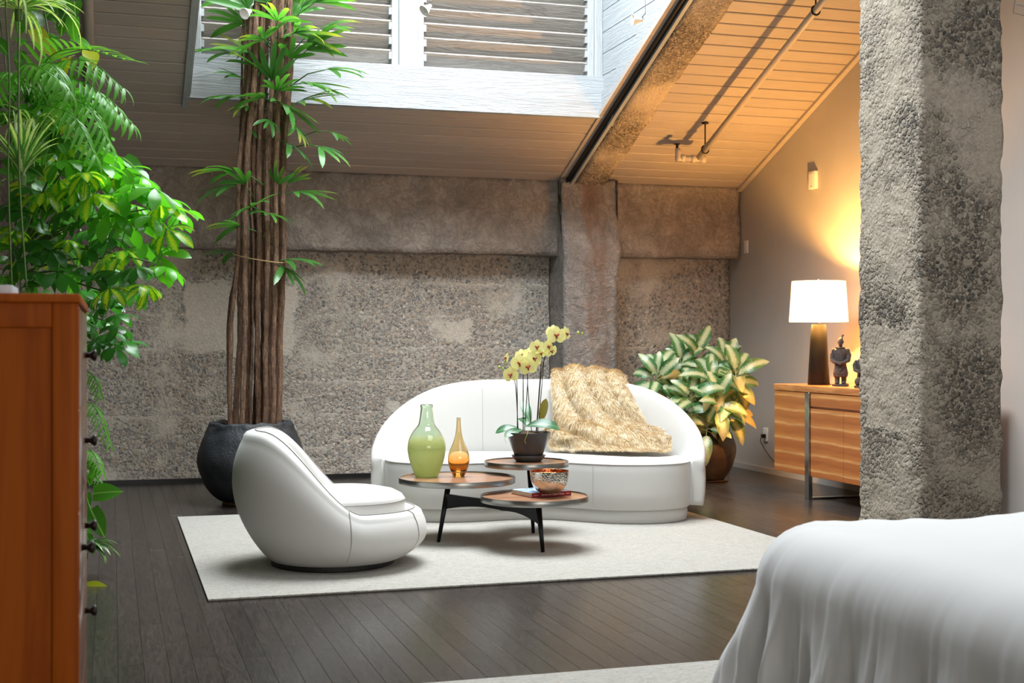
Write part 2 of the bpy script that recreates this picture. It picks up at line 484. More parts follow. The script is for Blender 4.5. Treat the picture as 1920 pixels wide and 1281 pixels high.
def grid_box(a, b, step, disp, skip=()):
    """a closed box of fine quads; disp(p, n) gives the moved point"""
    (x0, y0, z0), (x1, y1, z1) = a, b
    nx, ny, nz = (max(1, round((q - p) / step)) for p, q in ((x0, x1), (y0, y1), (z0, z1)))
    idx = {}; v = []; f = []
    def vid(i, j, k):
        if (i, j, k) not in idx:
            p = Vector((x0 + (x1 - x0) * i / nx, y0 + (y1 - y0) * j / ny, z0 + (z1 - z0) * k / nz))
            n = Vector(((i == nx) - (i == 0), (j == ny) - (j == 0), (k == nz) - (k == 0)))
            n = n.normalized() if n.length else n
            idx[(i, j, k)] = len(v); v.append(tuple(disp(p, n)))
        return idx[(i, j, k)]
    for s in (0, ny):
        for i in range(nx):
            for k in range(nz):
                q = [vid(i, s, k), vid(i + 1, s, k), vid(i + 1, s, k + 1), vid(i, s, k + 1)]; f.append(q if s == 0 else q[::-1])
    for s in (0, nx):
        for j in range(ny):
            for k in range(nz):
                q = [vid(s, j, k), vid(s, j, k + 1), vid(s, j + 1, k + 1), vid(s, j + 1, k)]; f.append(q if s == 0 else q[::-1])
    for s in (0, nz):
        for i in range(nx):
            for j in range(ny):
                q = [vid(i, j, s), vid(i, j + 1, s), vid(i + 1, j + 1, s), vid(i + 1, j, s)]; f.append(q if s == 0 else q[::-1])
    return v, f

def rough(amp, sc, amp2=0.0, sc2=30.0):
    def fn(p, n):
        h = amp * (noise.fractal(p * sc, 1.0, 2.0, 4)) + amp2 * noise.noise(p * sc2)
        return p + n * h
    return fn

# back wall: exposed aggregate, deep smooth beam at its head, post under the rafter
v, f = grid_box((XL - .1, YB, -.05), (XW, YB + .15, 2.75), .06, rough(.012, 2.2, .006, 12))
wb = link('wall_back', mesh_of('wall_back', v, f, True), M['wall_agg']); tag(wb, 'board formed exposed aggregate concrete back wall', kind='structure')
v, f = grid_box((XL - .1, YC, 1.985), (XW - .015, YB - .02, ZC + .03), .05, rough(.016, 2.6, .005, 11))
link('concrete_beam', mesh_of('concrete_beam', v, f, True), M['plaster_beam'], wb)
def post_disp(p, n):
    q = rough(.006, 3.0, .004, 14)(p, n)
    low = 1 - smoothstep(1.72, 2.0, p.z)
    if p.x > 4.2: q.x -= .035 * low
    if p.y < 11.1: q.y += .12 * smoothstep(1.95, 2.5, p.z)
    else: q.x += (.0)
    return q
v, f = grid_box((3.86, 11.02, 0), (4.40, YB - .02, ZC + .02), .045, post_disp)
link('concrete_post', mesh_of('concrete_post', v, f, True), M['plaster_post'], wb)
bbk = MB().box((XL, YB - .045, 0), (3.84, YB - .015, .035)).build('baseboard_back', M['black_trim']); tag(bbk, 'low black strip at foot of concrete wall', kind='structure')

wr = MB().box((XW, YR - .1, -.05), (XW + .15, YB + .15, ZT + .1)).build('wall_right', M['wall_paint']); tag(wr, 'smooth taupe painted side wall', kind='structure')
o = MB().box((XW - .018, 6.2, 0), (XW, YB - .02, .05)).build('baseboard_right', M['wall_paint']); tag(o, 'low taupe painted strip at foot of side wall', kind='structure')
wl = MB().box((XL - .15, YR - .1, -.05), (XL, YB + .15, ZT + .1)).build('wall_left', plain('planted_wall_backing', lin(58, 60, 46), .9)); tag(wl, 'dark backing wall behind the planting', kind='structure')
# rear wall with a wide opening for the added window
mb = MB().box((XL, YR - .15, -.05), (XW, YR, .75)).box((XL, YR - .15, 3.05), (XW, YR, ZT + .1)).box((XL, YR - .15, .75), (-.65, YR, 3.05)).box((3.85, YR - .15, .75), (XW, YR, 3.05))
o = mb.build('wall_rear', plain('rear_wall_paint', lin(190, 180, 168), .8)); tag(o, 'painted wall behind the camera', kind='structure')

# ceiling: slabs carrying the painted boards
th = .12
mb = MB()
def slope_slab(x0, x1, y0, y1):
    up = .024
    mb.hexa([(x0, y0, slope_z(y0) + up), (x1, y0, slope_z(y0) + up), (x1, y1, slope_z(y1) + up), (x0, y1, slope_z(y1) + up),
             (x0, y0, slope_z(y0) + up + th), (x1, y0, slope_z(y0) + up + th), (x1, y1, slope_z(y1) + up + th), (x0, y1, slope_z(y1) + up + th)])
slope_slab(XL - .1, S0 - .03, YSK0, YB + .1); slope_slab(S1 + .1, XW + .05, YSK0, YB + .1); slope_slab(S0 - .03, S1 + .1, YSK + .05, YB + .1)
mb.box((XL - .1, YR - .1, ZF), (XW + .1, YSK0, ZF + .12))
mb.box((S0 - .06, YSK0 - .1, ZF), (S1 + .1, YSK0, ZT + .05))
mb.box((S0 - .06, YSK0 - .1, ZT + .05), (S1 + .1, YSK + .25, ZT + .1))
ceil = mb.build('ceiling', M['ceiling_plain']); tag(ceil, 'sloping ceiling of taupe painted boards', kind='structure')
BW = .138
def ceiling_boards(x0, x1, ya, yb, off=0.0):
    n = int((yb - ya) / (BW * math.cos(AL)))
    e = .0042
    mm = MB()
    d = Vector((0, -math.cos(AL), math.sin(AL))); nn = Vector((0, math.sin(AL), math.cos(AL)))
    a = Vector((x0, 0, 0)); b = Vector((x1, 0, 0)); c = .005
    pr = [d * e + nn * c, d * (e + c), d * (BW - e - c), d * (BW - e) + nn * c, d * (BW - e) + nn * .02, d * e + nn * .02]
    mm.prism([a + q for q in pr], b - a)
    me = mm.mesh('ceiling_board'); me.materials.append(M['ceiling'])
    for i in range(n + 1):
        y = yb - i * BW * math.cos(AL)
        if y - BW * math.cos(AL) < ya - .12: break
        link('ceiling_board', me, None, ceil, (0, y, slope_z(y) + random.uniform(-.0012, .0012)))
ceiling_boards(XL, S0 - .035, 7.3, YC - .02)
ceiling_boards(S0 - .035, S1 + .1, YSK + .1, YC - .02)
ceiling_boards(4.24, XW, 6.9, YC - .02)

# concrete rafter between the shaft and the right-hand ceiling
def rafter_disp(p, n):
    q = rough(.014, 5, .007, 22)(p, n); q.z += SL * (YC - p.y); return q
v, f = grid_box((4.0, 6.6, ZC - .06), (4.29, YC + .05, ZC + .12), .05, rafter_disp)
link('concrete_rafter', mesh_of('concrete_rafter', v, f, True), M['rafter'], ceil)
def sloped_bar(x0, x1, ya, yb, zlo, zhi):
    return MB().hexa([(x0, ya, slope_z(ya) + zlo), (x1, ya, slope_z(ya) + zlo), (x1, yb, slope_z(yb) + zlo), (x0, yb, slope_z(yb) + zlo),
                      (x0, ya, slope_z(ya) + zhi), (x1, ya, slope_z(ya) + zhi), (x1, yb, slope_z(yb) + zhi), (x0, yb, slope_z(yb) + zhi)])
# wooden ceiling edge strip right of the shaft, steel channel with black inner lip under it
sloped_bar(3.86, 4.0, 6.4, YC - .04, -.012, .03).build('edge_strip', M['ceiling'], ceil)
sloped_bar(XW - .05, XW - .002, 6.4, YC - .01, -.030, .02).build('wall_strip', M['ceiling'], ceil)
ch = thing('steel_channel', 'long grey steel channel running up the edge of the skylight shaft', 'steel channel')
sloped_bar(3.925, 3.995, 6.6, YC - .05, -.040, -.012).build('channel_web', M['dark_metal'], ch)
sloped_bar(3.955, 3.985, 6.6, YC - .05, -.066, -.040).build('channel_flange', M['channel_grey'], ch)
sloped_bar(3.917, 3.927, 6.6, YC - .05, -.050, -.012).build('channel_flange', M['dark_metal'], ch)

# ---- roof shaft with louvred windows
tilt = -.014      # the old lintel is a little out of level
tr = MB().hexa([(S0 - .04, YSK - .045, 3.045), (S1, YSK - .045, 3.045 + .012), (S1, YSK + .06, 3.055), (S0 - .04, YSK + .06, 3.045),
                (S0 - .04, YSK - .045, 3.385), (S1, YSK - .045, 3.40), (S1, YSK + .06, 3.40), (S0 - .04, YSK + .06, 3.385)]).build('trim_1', M['white_wood'])
tag(tr, 'broad white painted timber lintel under the louvred windows', kind='structure')
mb = MB()
mb.box((S0 - .05, YSK + .17, 3.0), (S1 + .1, YSK + .22, ZT + .1))
sw = mb.build('wall_shaft', M['white_wood']); tag(sw, 'white boarded wall of the skylight shaft', kind='structure')
# right cheek of the shaft, boards along the depth
zb = 3.06
while zb < ZT:
    z1 = min(zb + .178, ZT)
    pl = [(S1, YSK, zb), (S1, slope_y(zb), zb), (S1, slope_y(z1 - .006), z1 - .006), (S1, YSK, z1 - .006)]
    if zb < 3.1: pl = [(S1, YSK, z1 - .006), (S1, YSK, zb), (S1, slope_y(z1 - .006), z1 - .006)]
    MB().prism(pl, (.05, 0, 0)).build('shaft_board', M['white_wood_y'], sw); zb += .178
MB().prism([(S1 + .05, YSK, 3.0), (S1 + .05, YSK0, ZT), (S1 + .05, YSK, ZT)], (.05, 0, 0)).build('shaft_backing', M['white_wood_y'], sw)
MB().prism([(S0 - .06, YSK + .1, 2.99), (S0 - .06, YSK0, slope_z(YSK0)), (S0 - .06, YSK0, ZT), (S0 - .06, YSK + .1, ZT)], (.05, 0, 0)).build('shaft_backing', M['white_wood_y'], sw)
# sloped trim along the cheek foot
d = .20
MB().hexa([(S1 - .018, YSK, 3.055), (S1, YSK, 3.055), (S1, YSK0, slope_z(YSK0) - .01), (S1 - .018, YSK0, slope_z(YSK0) - .01),
           (S1 - .018, YSK, 3.055 + d), (S1, YSK, 3.055 + d), (S1, YSK0, slope_z(YSK0) + d), (S1 - .018, YSK0, slope_z(YSK0) + d)]).build('sloped_trim', M['white_wood_y'], sw)
sloped_bar(S0 - .035, S0 - .005, YSK0, YSK + .06, -.012, .10).build('sloped_trim', M['ceiling'], sw)

slat_cache = {}
def louvre_window(name, x0, x1, label):
    w = bpy.data.objects.new(name, None); COL.objects.link(w); w.location = (0, YSK, 3.39)
    tag(w, label, kind='structure')
    H = ZT - 3.39
    for a in (x0, x1 - .055):
        bbox('stile', (a, -.01, 0), (a + .055, .06, H), .004, M['white_wood_z'], w, 1)
        z = .055
        while z < H - .1:      # small notched blocks carrying the slats
            xx = a + .055 if a == x0 else a - .022
            MB().prism([(xx, .0, z), (xx, .0, z + .055), (xx, .05, z + .085), (xx, .05, z - .0)], (.022, 0, 0)).build('slat_rest', M['white_wood_z'], w); z += .1175
    L = x1 - x0 - .12
    m = bevel_box((0, -.011, -.075), (L, .011, .075), .003, 1); m.materials.append(M['slat'])
    z = .055; i = 0
    while z < H - .03:
        o = link('slat', m, None, w, (x0 + .06, .05, z + .012))
        o.rotation_euler = (math.radians(38), 0, 0); z += .1175; i += 1
    return w
louvre_window('window_1', S0 + .02, 2.175, 'weathered white louvred window behind the tall palm')
louvre_window('window_2', 2.325, S1 - .07, 'weathered white louvred window beside the shaft cheek')
o = bbox('trim_2', (2.175, YSK - .03, 3.39), (2.325, YSK + .1, ZT), .005, M['white_wood_z'], None, 1); tag(o, 'white post between the two louvred windows', kind='structure')
o = bbox('trim_3', (S1 - .07, YSK - .03, 3.395), (S1, YSK + .1, ZT), .005, M['white_wood_z'], None, 1); tag(o, 'white jamb between louvred window and shaft cheek', kind='structure')

# ---- glazing: roof light of the shaft, added panes dressing the two fill lamps
M['pane'] = plain('glowing_pane_glass', lin(214, 224, 232), .2, Emission_Color=(.85, .93, 1, 1), Emission_Strength=.6)  # glow added to the glass itself, standing in for bright sky
def glazing(name, label, a, b, axis, n):
    w = bpy.data.objects.new(name, None); COL.objects.link(w); w.location = a; tag(w, label, kind='structure')
    dx, dy, dz = (b[i] - a[i] for i in range(3)); e = .05
    for i in range(n):
        x0, x1 = dx * i / n, dx * (i + 1) / n
        if axis == 'z':
            MB().box((x0 + e / 2, 0, .02), (x1 - e / 2, dy, .03)).build('pane', M['pane'], w); MB().box((x0 - e / 2, 0, 0), (x0 + e / 2, dy, .04)).build('glazing_bar', M['white_wood_y'], w)
        else:
            MB().box((x0 + e / 2, .02, 0), (x1 - e / 2, .03, dz)).build('pane', M['pane'], w); MB().box((x0 - e / 2, 0, 0), (x0 + e / 2, .05, dz)).build('glazing_bar', M['white_wood_z'], w)
glazing('window_3', 'glazed roof light over the louvred shaft', (S0, YSK0, ZT - .02), (S1, YSK + .1, ZT), 'z', 4)
glazing('added_window_4', 'added glazed panel dressing the fill lamp over the bed', (1.6, .7, ZF - .035), (4.8, 4.5, ZF), 'z', 4)
glazing('added_window_5', 'added wide window dressing the fill lamp behind the camera', (-.65, YR - .1, .75), (3.85, YR - .05, 3.05), 'y', 4)

# ---- big column
CX0, CX1, CY0, CY1 = 4.03, 4.53, 5.88, 6.49
def col_disp(p, n):
    left = smoothstep(4.12, 4.03, p.x) if n.x < 0 else 0
    h = .006 * noise.fractal(p * 2.6, 1.0, 2.0, 2) + (.002 + .004 * left) * noise.noise(p * 17) + (.003 + .005 * left) * noise.noise(p * 42)
    e = (abs(n.x) > .1 and abs(n.y) > .1)
    if e: h += -.010 + .014 * noise.noise(p * 11)
    # a thicker plaster skim low on the left face
    return p + n * h
v, f = grid_box((CX0, CY0, 0), (CX1, CY1, 4.86), .024, col_disp)
f = [q for q in f]
colm = link('concrete_column', mesh_of('concrete_column', v, f, True), M['column'])
tag(colm, 'massive square concrete column with worn exposed aggregate standing behind the bed', 'column')
# ------------------------------------------------------------------ materials of the furniture
def fabric(name, c, sc=900, b=.12, rough=.75, wr=.0):
    k = NT(name); co = k.coord()
    h = k.math('ADD', k.noise(co, sc, 2), k.math('MULTIPLY', k.noise(co, 9, 4), wr))
    col = k.mix(k.ramp(k.noise(co, 2.5, 4), [(.35, 0), (.7, .25)]), c, tuple(x * .9 for x in c[:3]) + (1,))
    k.p(Base_Color=col, Roughness=rough, Normal=k.bump(h, b, .003), Sheen_Weight=.15, Specular_IOR_Level=.35)
    return k.m
M['white_uph'] = fabric('white_upholstery', lin(200, 198, 194), 500, .06, .55, .5)
M['seam'] = plain('white_piping', lin(150, 147, 141), .6)
M['seam_soft'] = plain('soft_white_piping', lin(184, 181, 176), .6)
M['black'] = plain('black_plinth', lin(16, 16, 16), .6)
M['sheet'] = fabric('white_bed_sheet', lin(200, 199, 198), 700, .05, .8, .4)

def rug_mat():
    k = NT('ivory_wool_rug'); co = k.coord()
    rows = k.noise(k.coord(scale=(26, 120, 40)), 1.0, 3); fl = k.noise(k.coord(scale=(60, 190, 60)), 1.0, 2)
    col = k.ramp(rows, [(.3, lin(152, 148, 140)), (.7, lin(180, 176, 168))])
    col = k.mix(k.ramp(fl, [(.56, 0), (.66, .8)]), col, lin(120, 112, 98))
    col = k.mix(k.ramp(k.noise(co, 3, 4), [(.5, 0), (.8, .25)]), col, lin(172, 167, 154))
    k.p(Base_Color=col, Roughness=.95, Normal=k.bump(k.math('ADD', rows, k.noise(co, 220, 2)), .8, .008), Sheen_Weight=.2)
    return k.m
M['rug'] = rug_mat(); M['rug_edge'] = plain('dark_rug_binding', lin(70, 64, 56), .9)

def rug(name, label, x0, x1, y0, y1):
    t = thing(name, label, 'rug', ((x0 + x1) / 2, (y0 + y1) / 2, 0)); a, b = (x1 - x0) / 2, (y1 - y0) / 2
    bbox('pile', (-a, -b, .004), (a, b, .014), .003, M['rug'], t)
    MB().box((-a + .002, -b + .002, 0), (a - .002, b - .002, .005)).build('backing', M['rug_edge'], t)
    return t
RZ = .014
rug('area_rug', 'large ivory flecked wool rug under the sofa and coffee table', .42, 3.84, 6.16, 9.12)
rug('bedside_rug', 'ivory flecked wool rug lying under the bed', 1.02, 4.9, 1.5, 4.43)

# ------------------------------------------------------------------ sofa
def sofa():
    a = 1.135; yc, b = -.06, .62
    t = thing('curved_sofa', 'white curved sofa with arched wraparound back', 'sofa', (2.79, 8.52, RZ), -YAW - math.radians(3.5))
    def plan(phi, off=0.0):
        n = 2.35
        f = lambda q: Vector((a * math.copysign(abs(math.sin(q)) ** (2 / n), math.sin(q)), yc + b * math.copysign(abs(math.cos(q)) ** (2 / n), math.cos(q)), 0))
        p = f(phi); d = (f(phi + .01) - f(phi - .01)).normalized(); nrm = Vector((d.y, -d.x, 0))   # inward for growing phi
        return p + nrm * off
    phimax = math.radians(101)
    N = 90; K = 22; v = []; f = []
    zk = catmull([(math.radians(q), 0, z) for q, z in ((-20, .905), (0, .913), (20, .905), (35, .872), (48, .81), (60, .73), (72, .645), (82, .57), (92, .495), (101, .42), (108, .36))], 120)
    ZPH, ZZ = [q.x for q in zk], [q.z for q in zk]
    def section(phi, shrink):
        x = plan(phi).x; r = min(1, abs(x) / a)
        zt = float(np.interp(abs(phi), ZPH, ZZ))
        zb = .075; thk_b = .15; thk_t = .105 + .05 * (1 - r)
        pts = []
        lean = .05 * (1 - r)
        for j in range(K):
            if j < 8:      # outer face up
                s = j / 8; z = zb + .02 + (zt - zb - .02 - thk_t * .5) * s; o = .012 * (1 - math.sin(math.pi * s)) - lean * s * s * .6
            elif j < 14:   # rounded head
                s = (j - 8) / 6; ang = math.pi * s; z = zt - thk_t * .5 + math.sin(ang) * thk_t * .5; o = -lean * .6 + thk_t * .5 * (1 - math.cos(ang))
            else:          # inner face down
                s = (j - 14) / (K - 15); z = (zt - thk_t * .5) * (1 - s) + (zb + .02) * s; o = -lean * .6 + thk_t + (thk_b - thk_t + lean * .6) * s + .02 * math.sin(math.pi * s)
            pts.append((o, z))
        co, cz = thk_b * .5, zb + (zt - zb) * .45
        out = []
        for o, z in pts:
            if shrink < 1: o = co + (o - co) * shrink; z = cz + (z - cz) * (.93 + .07 * shrink)
            q = plan(phi, o); out.append((q.x, q.y, z))
        return out
    st = []
    ends = [(.035, .0), (.03, .45), (.02, .75), (.01, .92)]
    for e, s in ends: st.append((-phimax - e, s if s else .12))
    for i in range(N + 1): st.append((-phimax + 2 * phimax * i / N, 1))
    for e, s in ends[::-1]: st.append((phimax + e, s if s else .12))
    for phi, s in st: v += section(phi, s)
    for i in range(len(st) - 1):
        for j in range(K):
            p, q = i * K + j, i * K + (j + 1) % K
            f.append((p, q, q + K, p + K))
    f.append(tuple(range(K))); f.append(tuple((len(st) - 1) * K + j for j in range(K))[::-1])
    mb = MB(); mb.add(v, f)
    o = mb.build('backrest', M['white_uph'], t, True)
    # seams running down the back
    for ph in (-.33, .33):
        s = section(ph, 1)[9:20]
        sm = MB().tube([Vector(p) + Vector((0, -.0005, .0005)) for p in s], .0022, 5); sm.build('seam', M['seam_soft'], o, True)
    # seat: kidney outline
    def outline(th, grow=0.0):
        n = 2.7; c, s_ = math.cos(th), math.sin(th)
        x = (1.03 + grow) * math.copysign(abs(c) ** (2 / n), c); y = -.08 + (.43 + grow) * math.copysign(abs(s_) ** (2 / n), s_)
        if y < -.08:
            k = smoothstep(-.08, -.42, y)
            y += (.27 * math.exp(-(x / .42) ** 2) - .04) * k
        return x, y
    def loft(rings, name, mat, parent, n=128):
        mb = MB(); rows = []
        for grow, z, crown in rings:
            row = []
            for i in range(n):
                x, y = outline(2 * math.pi * i / n, grow if grow > -.5 else 0)
                if grow <= -.5: x, y = x * (1 + grow), -.08 + (y + .08) * (1 + grow)
                row.append(len(mb.v)); mb.v.append((x, y, z + crown))
            rows.append(row)
        for r0, r1 in zip(rows, rows[1:]):
            for i in range(n): mb.f.append((r0[i], r0[(i + 1) % n], r1[(i + 1) % n], r1[i]))
        mb.f.append(tuple(rows[0][::-1])); mb.f.append(tuple(rows[-1]))
        return mb.build(name, mat, parent, True)
    st_ = loft([(-.012, .088, 0), (0, .10, 0), (.004, .2, 0), (.004, .33, 0), (.0, .375, 0), (-.006, .388, 0), (-.02, .398, 0), (-.05, .405, 0), (-.09, .409, 0), (-.7, .415, 0), (-.95, .416, 0)], 'seat', M['white_uph'], t)
    pip = []
    for i in range(97):
        th = math.pi + math.pi * i / 96
        x, y = outline(th, -.001); pip.append((x, y, .386))
    MB().tube(pip, .0042, 6).build('piping', M['seam_soft'], st_, True)
    for xx in (.38,):
        for th in np.linspace(math.pi * 1.2, math.pi * 1.8, 200):
            x, y = outline(th)
            if abs(x - xx) < .006:
                MB().tube([(x, y - .0035, .1), (x, y - .005, .2), (x, y - .005, .33), (x, y - .001, .383)], .0018, 5).build('seam', M['seam_soft'], st_); break
    loft([(-.03, 0, 0), (-.022, .006, 0), (-.018, .05, 0), (-.02, .09, 0)], 'plinth', M['white_uph'], t)
    return t
SOFA = sofa()
SOFA_M = Matrix.Translation(SOFA.location) @ Matrix.Rotation(SOFA.rotation_euler.z, 4, 'Z')

# ------------------------------------------------------------------ armchair
def armchair():
    t = thing('lounge_chair', 'white rounded tub lounge chair with high sloping back', 'armchair', (1.11, 6.97, RZ), math.radians(-8))
    NT_, z0 = 128, .032
    def rim(th):
        x = .53 * math.cos(th)
        return .275 + .42 * (1 - smoothstep(-.46, .19, x)) ** .86
    def rad(th, s, H):
        c = math.cos(th)
        back = (1 - c) / 2
        R = .515 + .005 * c; rb = .37 - .06 * back
        pk = .58 + .06 * back
        if s < pk:
            u = s / pk; fct = rb / R + (1 - rb / R) * math.sin(u * math.pi / 2) ** .8
        else:
            u = (s - pk) / (1 - pk); fct = 1 - (.055 + .075 * back) * u ** 2.1
        return R * fct
    mb = MB(); rows = []; seamline = []
    S = 22
    def ring(fn):
        row = []
        for i in range(NT_):
            th = 2 * math.pi * i / NT_; r, z = fn(th)
            ysc = .95
            row.append(len(mb.v)); mb.v.append((r * math.cos(th), r * ysc * math.sin(th), z))
        rows.append(row)
    for j in range(S + 1):
        s = j / S * .97
        ring(lambda th: (rad(th, s, rim(th)), z0 + (rim(th) - z0) * s))
    edge = len(rows) - 1
    # rolled head and inner face
    def inner(th, k):
        H = rim(th); r = rad(th, .97, H); back = (1 - math.cos(th)) / 2
        w = .105 + .055 * back; z1 = z0 + (H - z0) * .97
        if k <= 9:
            a = k / 9 * math.pi
            return r - w * (1 - math.cos(a)) / 2, z1 + (.030 + .030 * back) * math.sin(a) - .02 * back * (1 - math.cos(a))
        a = (k - 9) / 5
        return r - w - (.05 * back + .02) * a, (z1 - .04 * back) * (1 - a) + .22 * a
    for k in range(1, 15): ring(lambda th: inner(th, k))
    crest = edge + 4
    for r0, r1 in zip(rows, rows[1:]):
        for i in range(NT_): mb.f.append((r0[i], r0[(i + 1) % NT_], r1[(i + 1) % NT_], r1[i]))
    mb.f.append(tuple(rows[0][::-1])); mb.f.append(tuple(rows[-1]))
    V = list(mb.v)
    o = mb.build('shell', M['white_uph'], t, True)
    out = lambda p: Vector(p) + Vector((p[0], p[1], 0)).normalized() * .0012 + Vector((0, 0, .0030))
    MB().tube([out(V[rows[crest][i % NT_]]) for i in range(NT_ + 1)], .0032, 6, False).build('piping', M['seam'], o, True)
    for sd in (1, -1):
        for ang in (78, 27):
            i = round(sd * ang / 360 * NT_) % NT_
            MB().tube([out(V[rows[j][i]]) for j in range(0, crest + 1)], .0024, 5).build('seam', M['seam'], o, True)
    # loose seat cushion, round
    mb = MB(); cp = [(0, .20), (.27, .20), (.318, .22), (.326, .26), (.328, .31), (.324, .338), (.312, .356), (.27, .378), (.19, .394), (.09, .402), (0, .404)]
    mb.lathe(cp, 72, (.075, 0, .012), 1.0, .98)
    c = mb.build('seat_cushion', M['white_uph'], t, True)
    MB().tube([(.075 + .327 * math.cos(a), .327 * .98 * math.sin(a), .343) for a in np.linspace(0, 2 * math.pi, 73)], .0034, 6, False).build('piping', M['seam'], c, True)
    MB().lathe([(0, 0), (.30, 0), (.312, .006), (.312, .036), (0, .036)], 64, (.02, 0, 0), 1.05, 1).build('plinth', M['black'], t)
    return t
armchair()

# ------------------------------------------------------------------ coffee table with three tops
M['walnut_top'] = wood('walnut_table_top', lin(106, 74, 53), lin(158, 114, 84), 0, .28, .8, .05, .05)
M['steel_rim'] = plain('brushed_steel_rim', lin(150, 150, 146), .3, 1.0)
M['black_steel'] = plain('black_steel', lin(22, 24, 26), .32, .6)
TOPS = [(P(857, 640, 7.85), .349, .383), (P(1002, 640, 7.5), .309, .314), (P(987, 640, 8.15), .263, .452)]
def coffee_table():
    c = P(955, 640, 7.83); c.z = RZ
    t = thing('coffee_table', 'coffee table of three round wooden tops with steel rims on black legs', 'coffee table', c)
    L = lambda p: Vector((p[0] - c.x, p[1] - c.y, p[2] - c.z))
    feet = [on_z(822, 1017, RZ), on_z(1018, 1036, RZ), on_z(1000, 1000, RZ)]
    for (p, r, z), ft in zip(TOPS, feet):
        q = L((p.x, p.y, z))
        top = MB().lathe([(0, -.026), (r - .006, -.026), (r - .006, -.004), (0, -.004)], 72).build('table_top', M['walnut_top'], t, loc=q)
        auto_smooth(top)
        rim = MB().lathe([(r - .007, -.03), (r, -.03), (r + .0008, -.028), (r + .0008, .003), (r, .0045), (r - .006, .0045), (r - .007, .003), (r - .007, -.03)], 96).build('rim', M['steel_rim'], top)
        auto_smooth(rim)
        dirv = Vector((p.x - ft.x, p.y - ft.y, 0)) * .55
        a = L(ft); bpt = L((ft.x + dirv.x, ft.y + dirv.y, z - .026))
        MB().tube([a, a.lerp(bpt, .5), bpt], [.0105, .0145, .018], 16).build('leg', M['black_steel'], t, True)
    hub = L((sum(f.x for f in feet) / 3, sum(f.y for f in feet) / 3, .205))
    zc = [.255, .215, .235]
    for (p, r, z), ft, zz in zip(TOPS, feet, zc):
        dirv = Vector((p.x - ft.x, p.y - ft.y, 0)) * .55
        k = zz / (z - .02); e = L((ft.x + dirv.x * k, ft.y + dirv.y * k, zz)); h = Vector((hub.x, hub.y, L((0, 0, .235)).z))
        d = Vector((e.x - h.x, e.y - h.y, 0)).normalized(); s = Vector((-d.y, d.x, 0)) * .011
        n = 14; mb = MB(); rows = []
        for i in range(n + 1):
            a = i / n; q = h.lerp(e, a); hh = .032 + .018 * a * a; arch = .014 * math.sin(math.pi * a)
            wd = 1.0 + 1.6 * (1 - a) ** 3
            row = [q + s * wd + UP * (hh * .8), q - s * wd + UP * (hh * .8), q - s * wd + UP * (-hh + arch), q + s * wd + UP * (-hh + arch)]
            rows.append([len(mb.v) + j for j in range(4)]); mb.v += [tuple(w) for w in row]
        for r0, r1 in zip(rows, rows[1:]):
            for j in range(4): mb.f.append((r0[j], r0[(j + 1) % 4], r1[(j + 1) % 4], r1[j]))
        mb.f += [tuple(rows[0]), tuple(rows[-1])[::-1]]
        auto_smooth(mb.build('brace', M['black_steel'], t))
    return t
coffee_table()

# ------------------------------------------------------------------ glass on the left top
def tinted_glass(name, top, low, z0, z1, frost):
    k = NT(name); z = k.xyz(k.coord())[2]
    mr = k.n('ShaderNodeMapRange', interpolation_type='SMOOTHSTEP'); k.set(mr.inputs[0], z); mr.inputs[1].default_value = z0; mr.inputs[2].default_value = z1
    col = k.mix(mr.outputs[0], low, top)
    ro = k.math('MULTIPLY', k.math('SUBTRACT', 1.0, mr.outputs[0]), frost)
    k.p(Base_Color=col, Roughness=k.math('ADD', .03, ro), Transmission_Weight=1.0, IOR=1.45)
    return k.m, k
gm, k = tinted_glass('green_bottle_glass', lin(230, 242, 226), lin(236, 240, 196), .20, .27, .0)
# lower half is dusted with frosting
tr_ = k.n('ShaderNodeBsdfTranslucent', i_0=lin(222, 230, 160)); df = k.n('ShaderNodeBsdfDiffuse', i_0=lin(206, 218, 150))
ms = k.n('ShaderNodeMixShader'); ms.inputs[0].default_value = .5; k.t.links.new(tr_.outputs[0], ms.inputs[1]); k.t.links.new(df.outputs[0], ms.inputs[2])
mm = k.n('ShaderNodeMixShader'); z = k.xyz(k.coord())[2]
mr = k.n('ShaderNodeMapRange', interpolation_type='SMOOTHSTEP'); k.set(mr.inputs[0], z); mr.inputs[1].default_value = .14; mr.inputs[2].default_value = .25; mr.inputs[3].default_value = .45; mr.inputs[4].default_value = .0
k.set(mm.inputs[0], mr.outputs[0]); k.t.links.new(k.b.outputs[0], mm.inputs[1]); k.t.links.new(ms.outputs[0], mm.inputs[2]); k.t.links.new(mm.outputs[0], k.out.inputs[0])
M['green_glass'] = gm
M['amber_glass'], k = tinted_glass('amber_glass', lin(242, 226, 190), lin(232, 170, 80), .05, .17, .0)

def lathe_smooth(pts, n=26):
    return [(max(0, q.x), q.z) for q in catmull([(r, 0, z) for r, z in pts], n)]
def glass_vase(name, label, cat, p, outer, wall, mat, foot):
    o_ = lathe_smooth(outer, 40)
    inn = [(max(.004, r - wall), z) for r, z in o_ if z > foot][::-1]
    prof = [(0, 0)] + o_ + [(o_[-1][0] - wall * .5, o_[-1][1] + wall * .4)] + inn + [(0, foot)]
    ob = MB().lathe(prof, 64).build(name, mat, None, True, loc=p)
    return tag(ob, label, cat)
zt = TOPS[0][2] - .004 + .0005
q = P(800, 640, 7.93); q.z = zt
glass_vase('glass_bottle_vase', 'large green glass bottle vase with frosted lower half', 'vase', q,
           [(.062, 0), (.072, .012), (.102, .09), (.116, .165), (.108, .225), (.083, .275), (.056, .308), (.047, .33), (.042, .36), (.037, .405), (.035, .416), (.038, .422), (.039, .430), (.036, .436)], .004, gm, .012)
q = P(860, 640, 7.93); q.z = zt
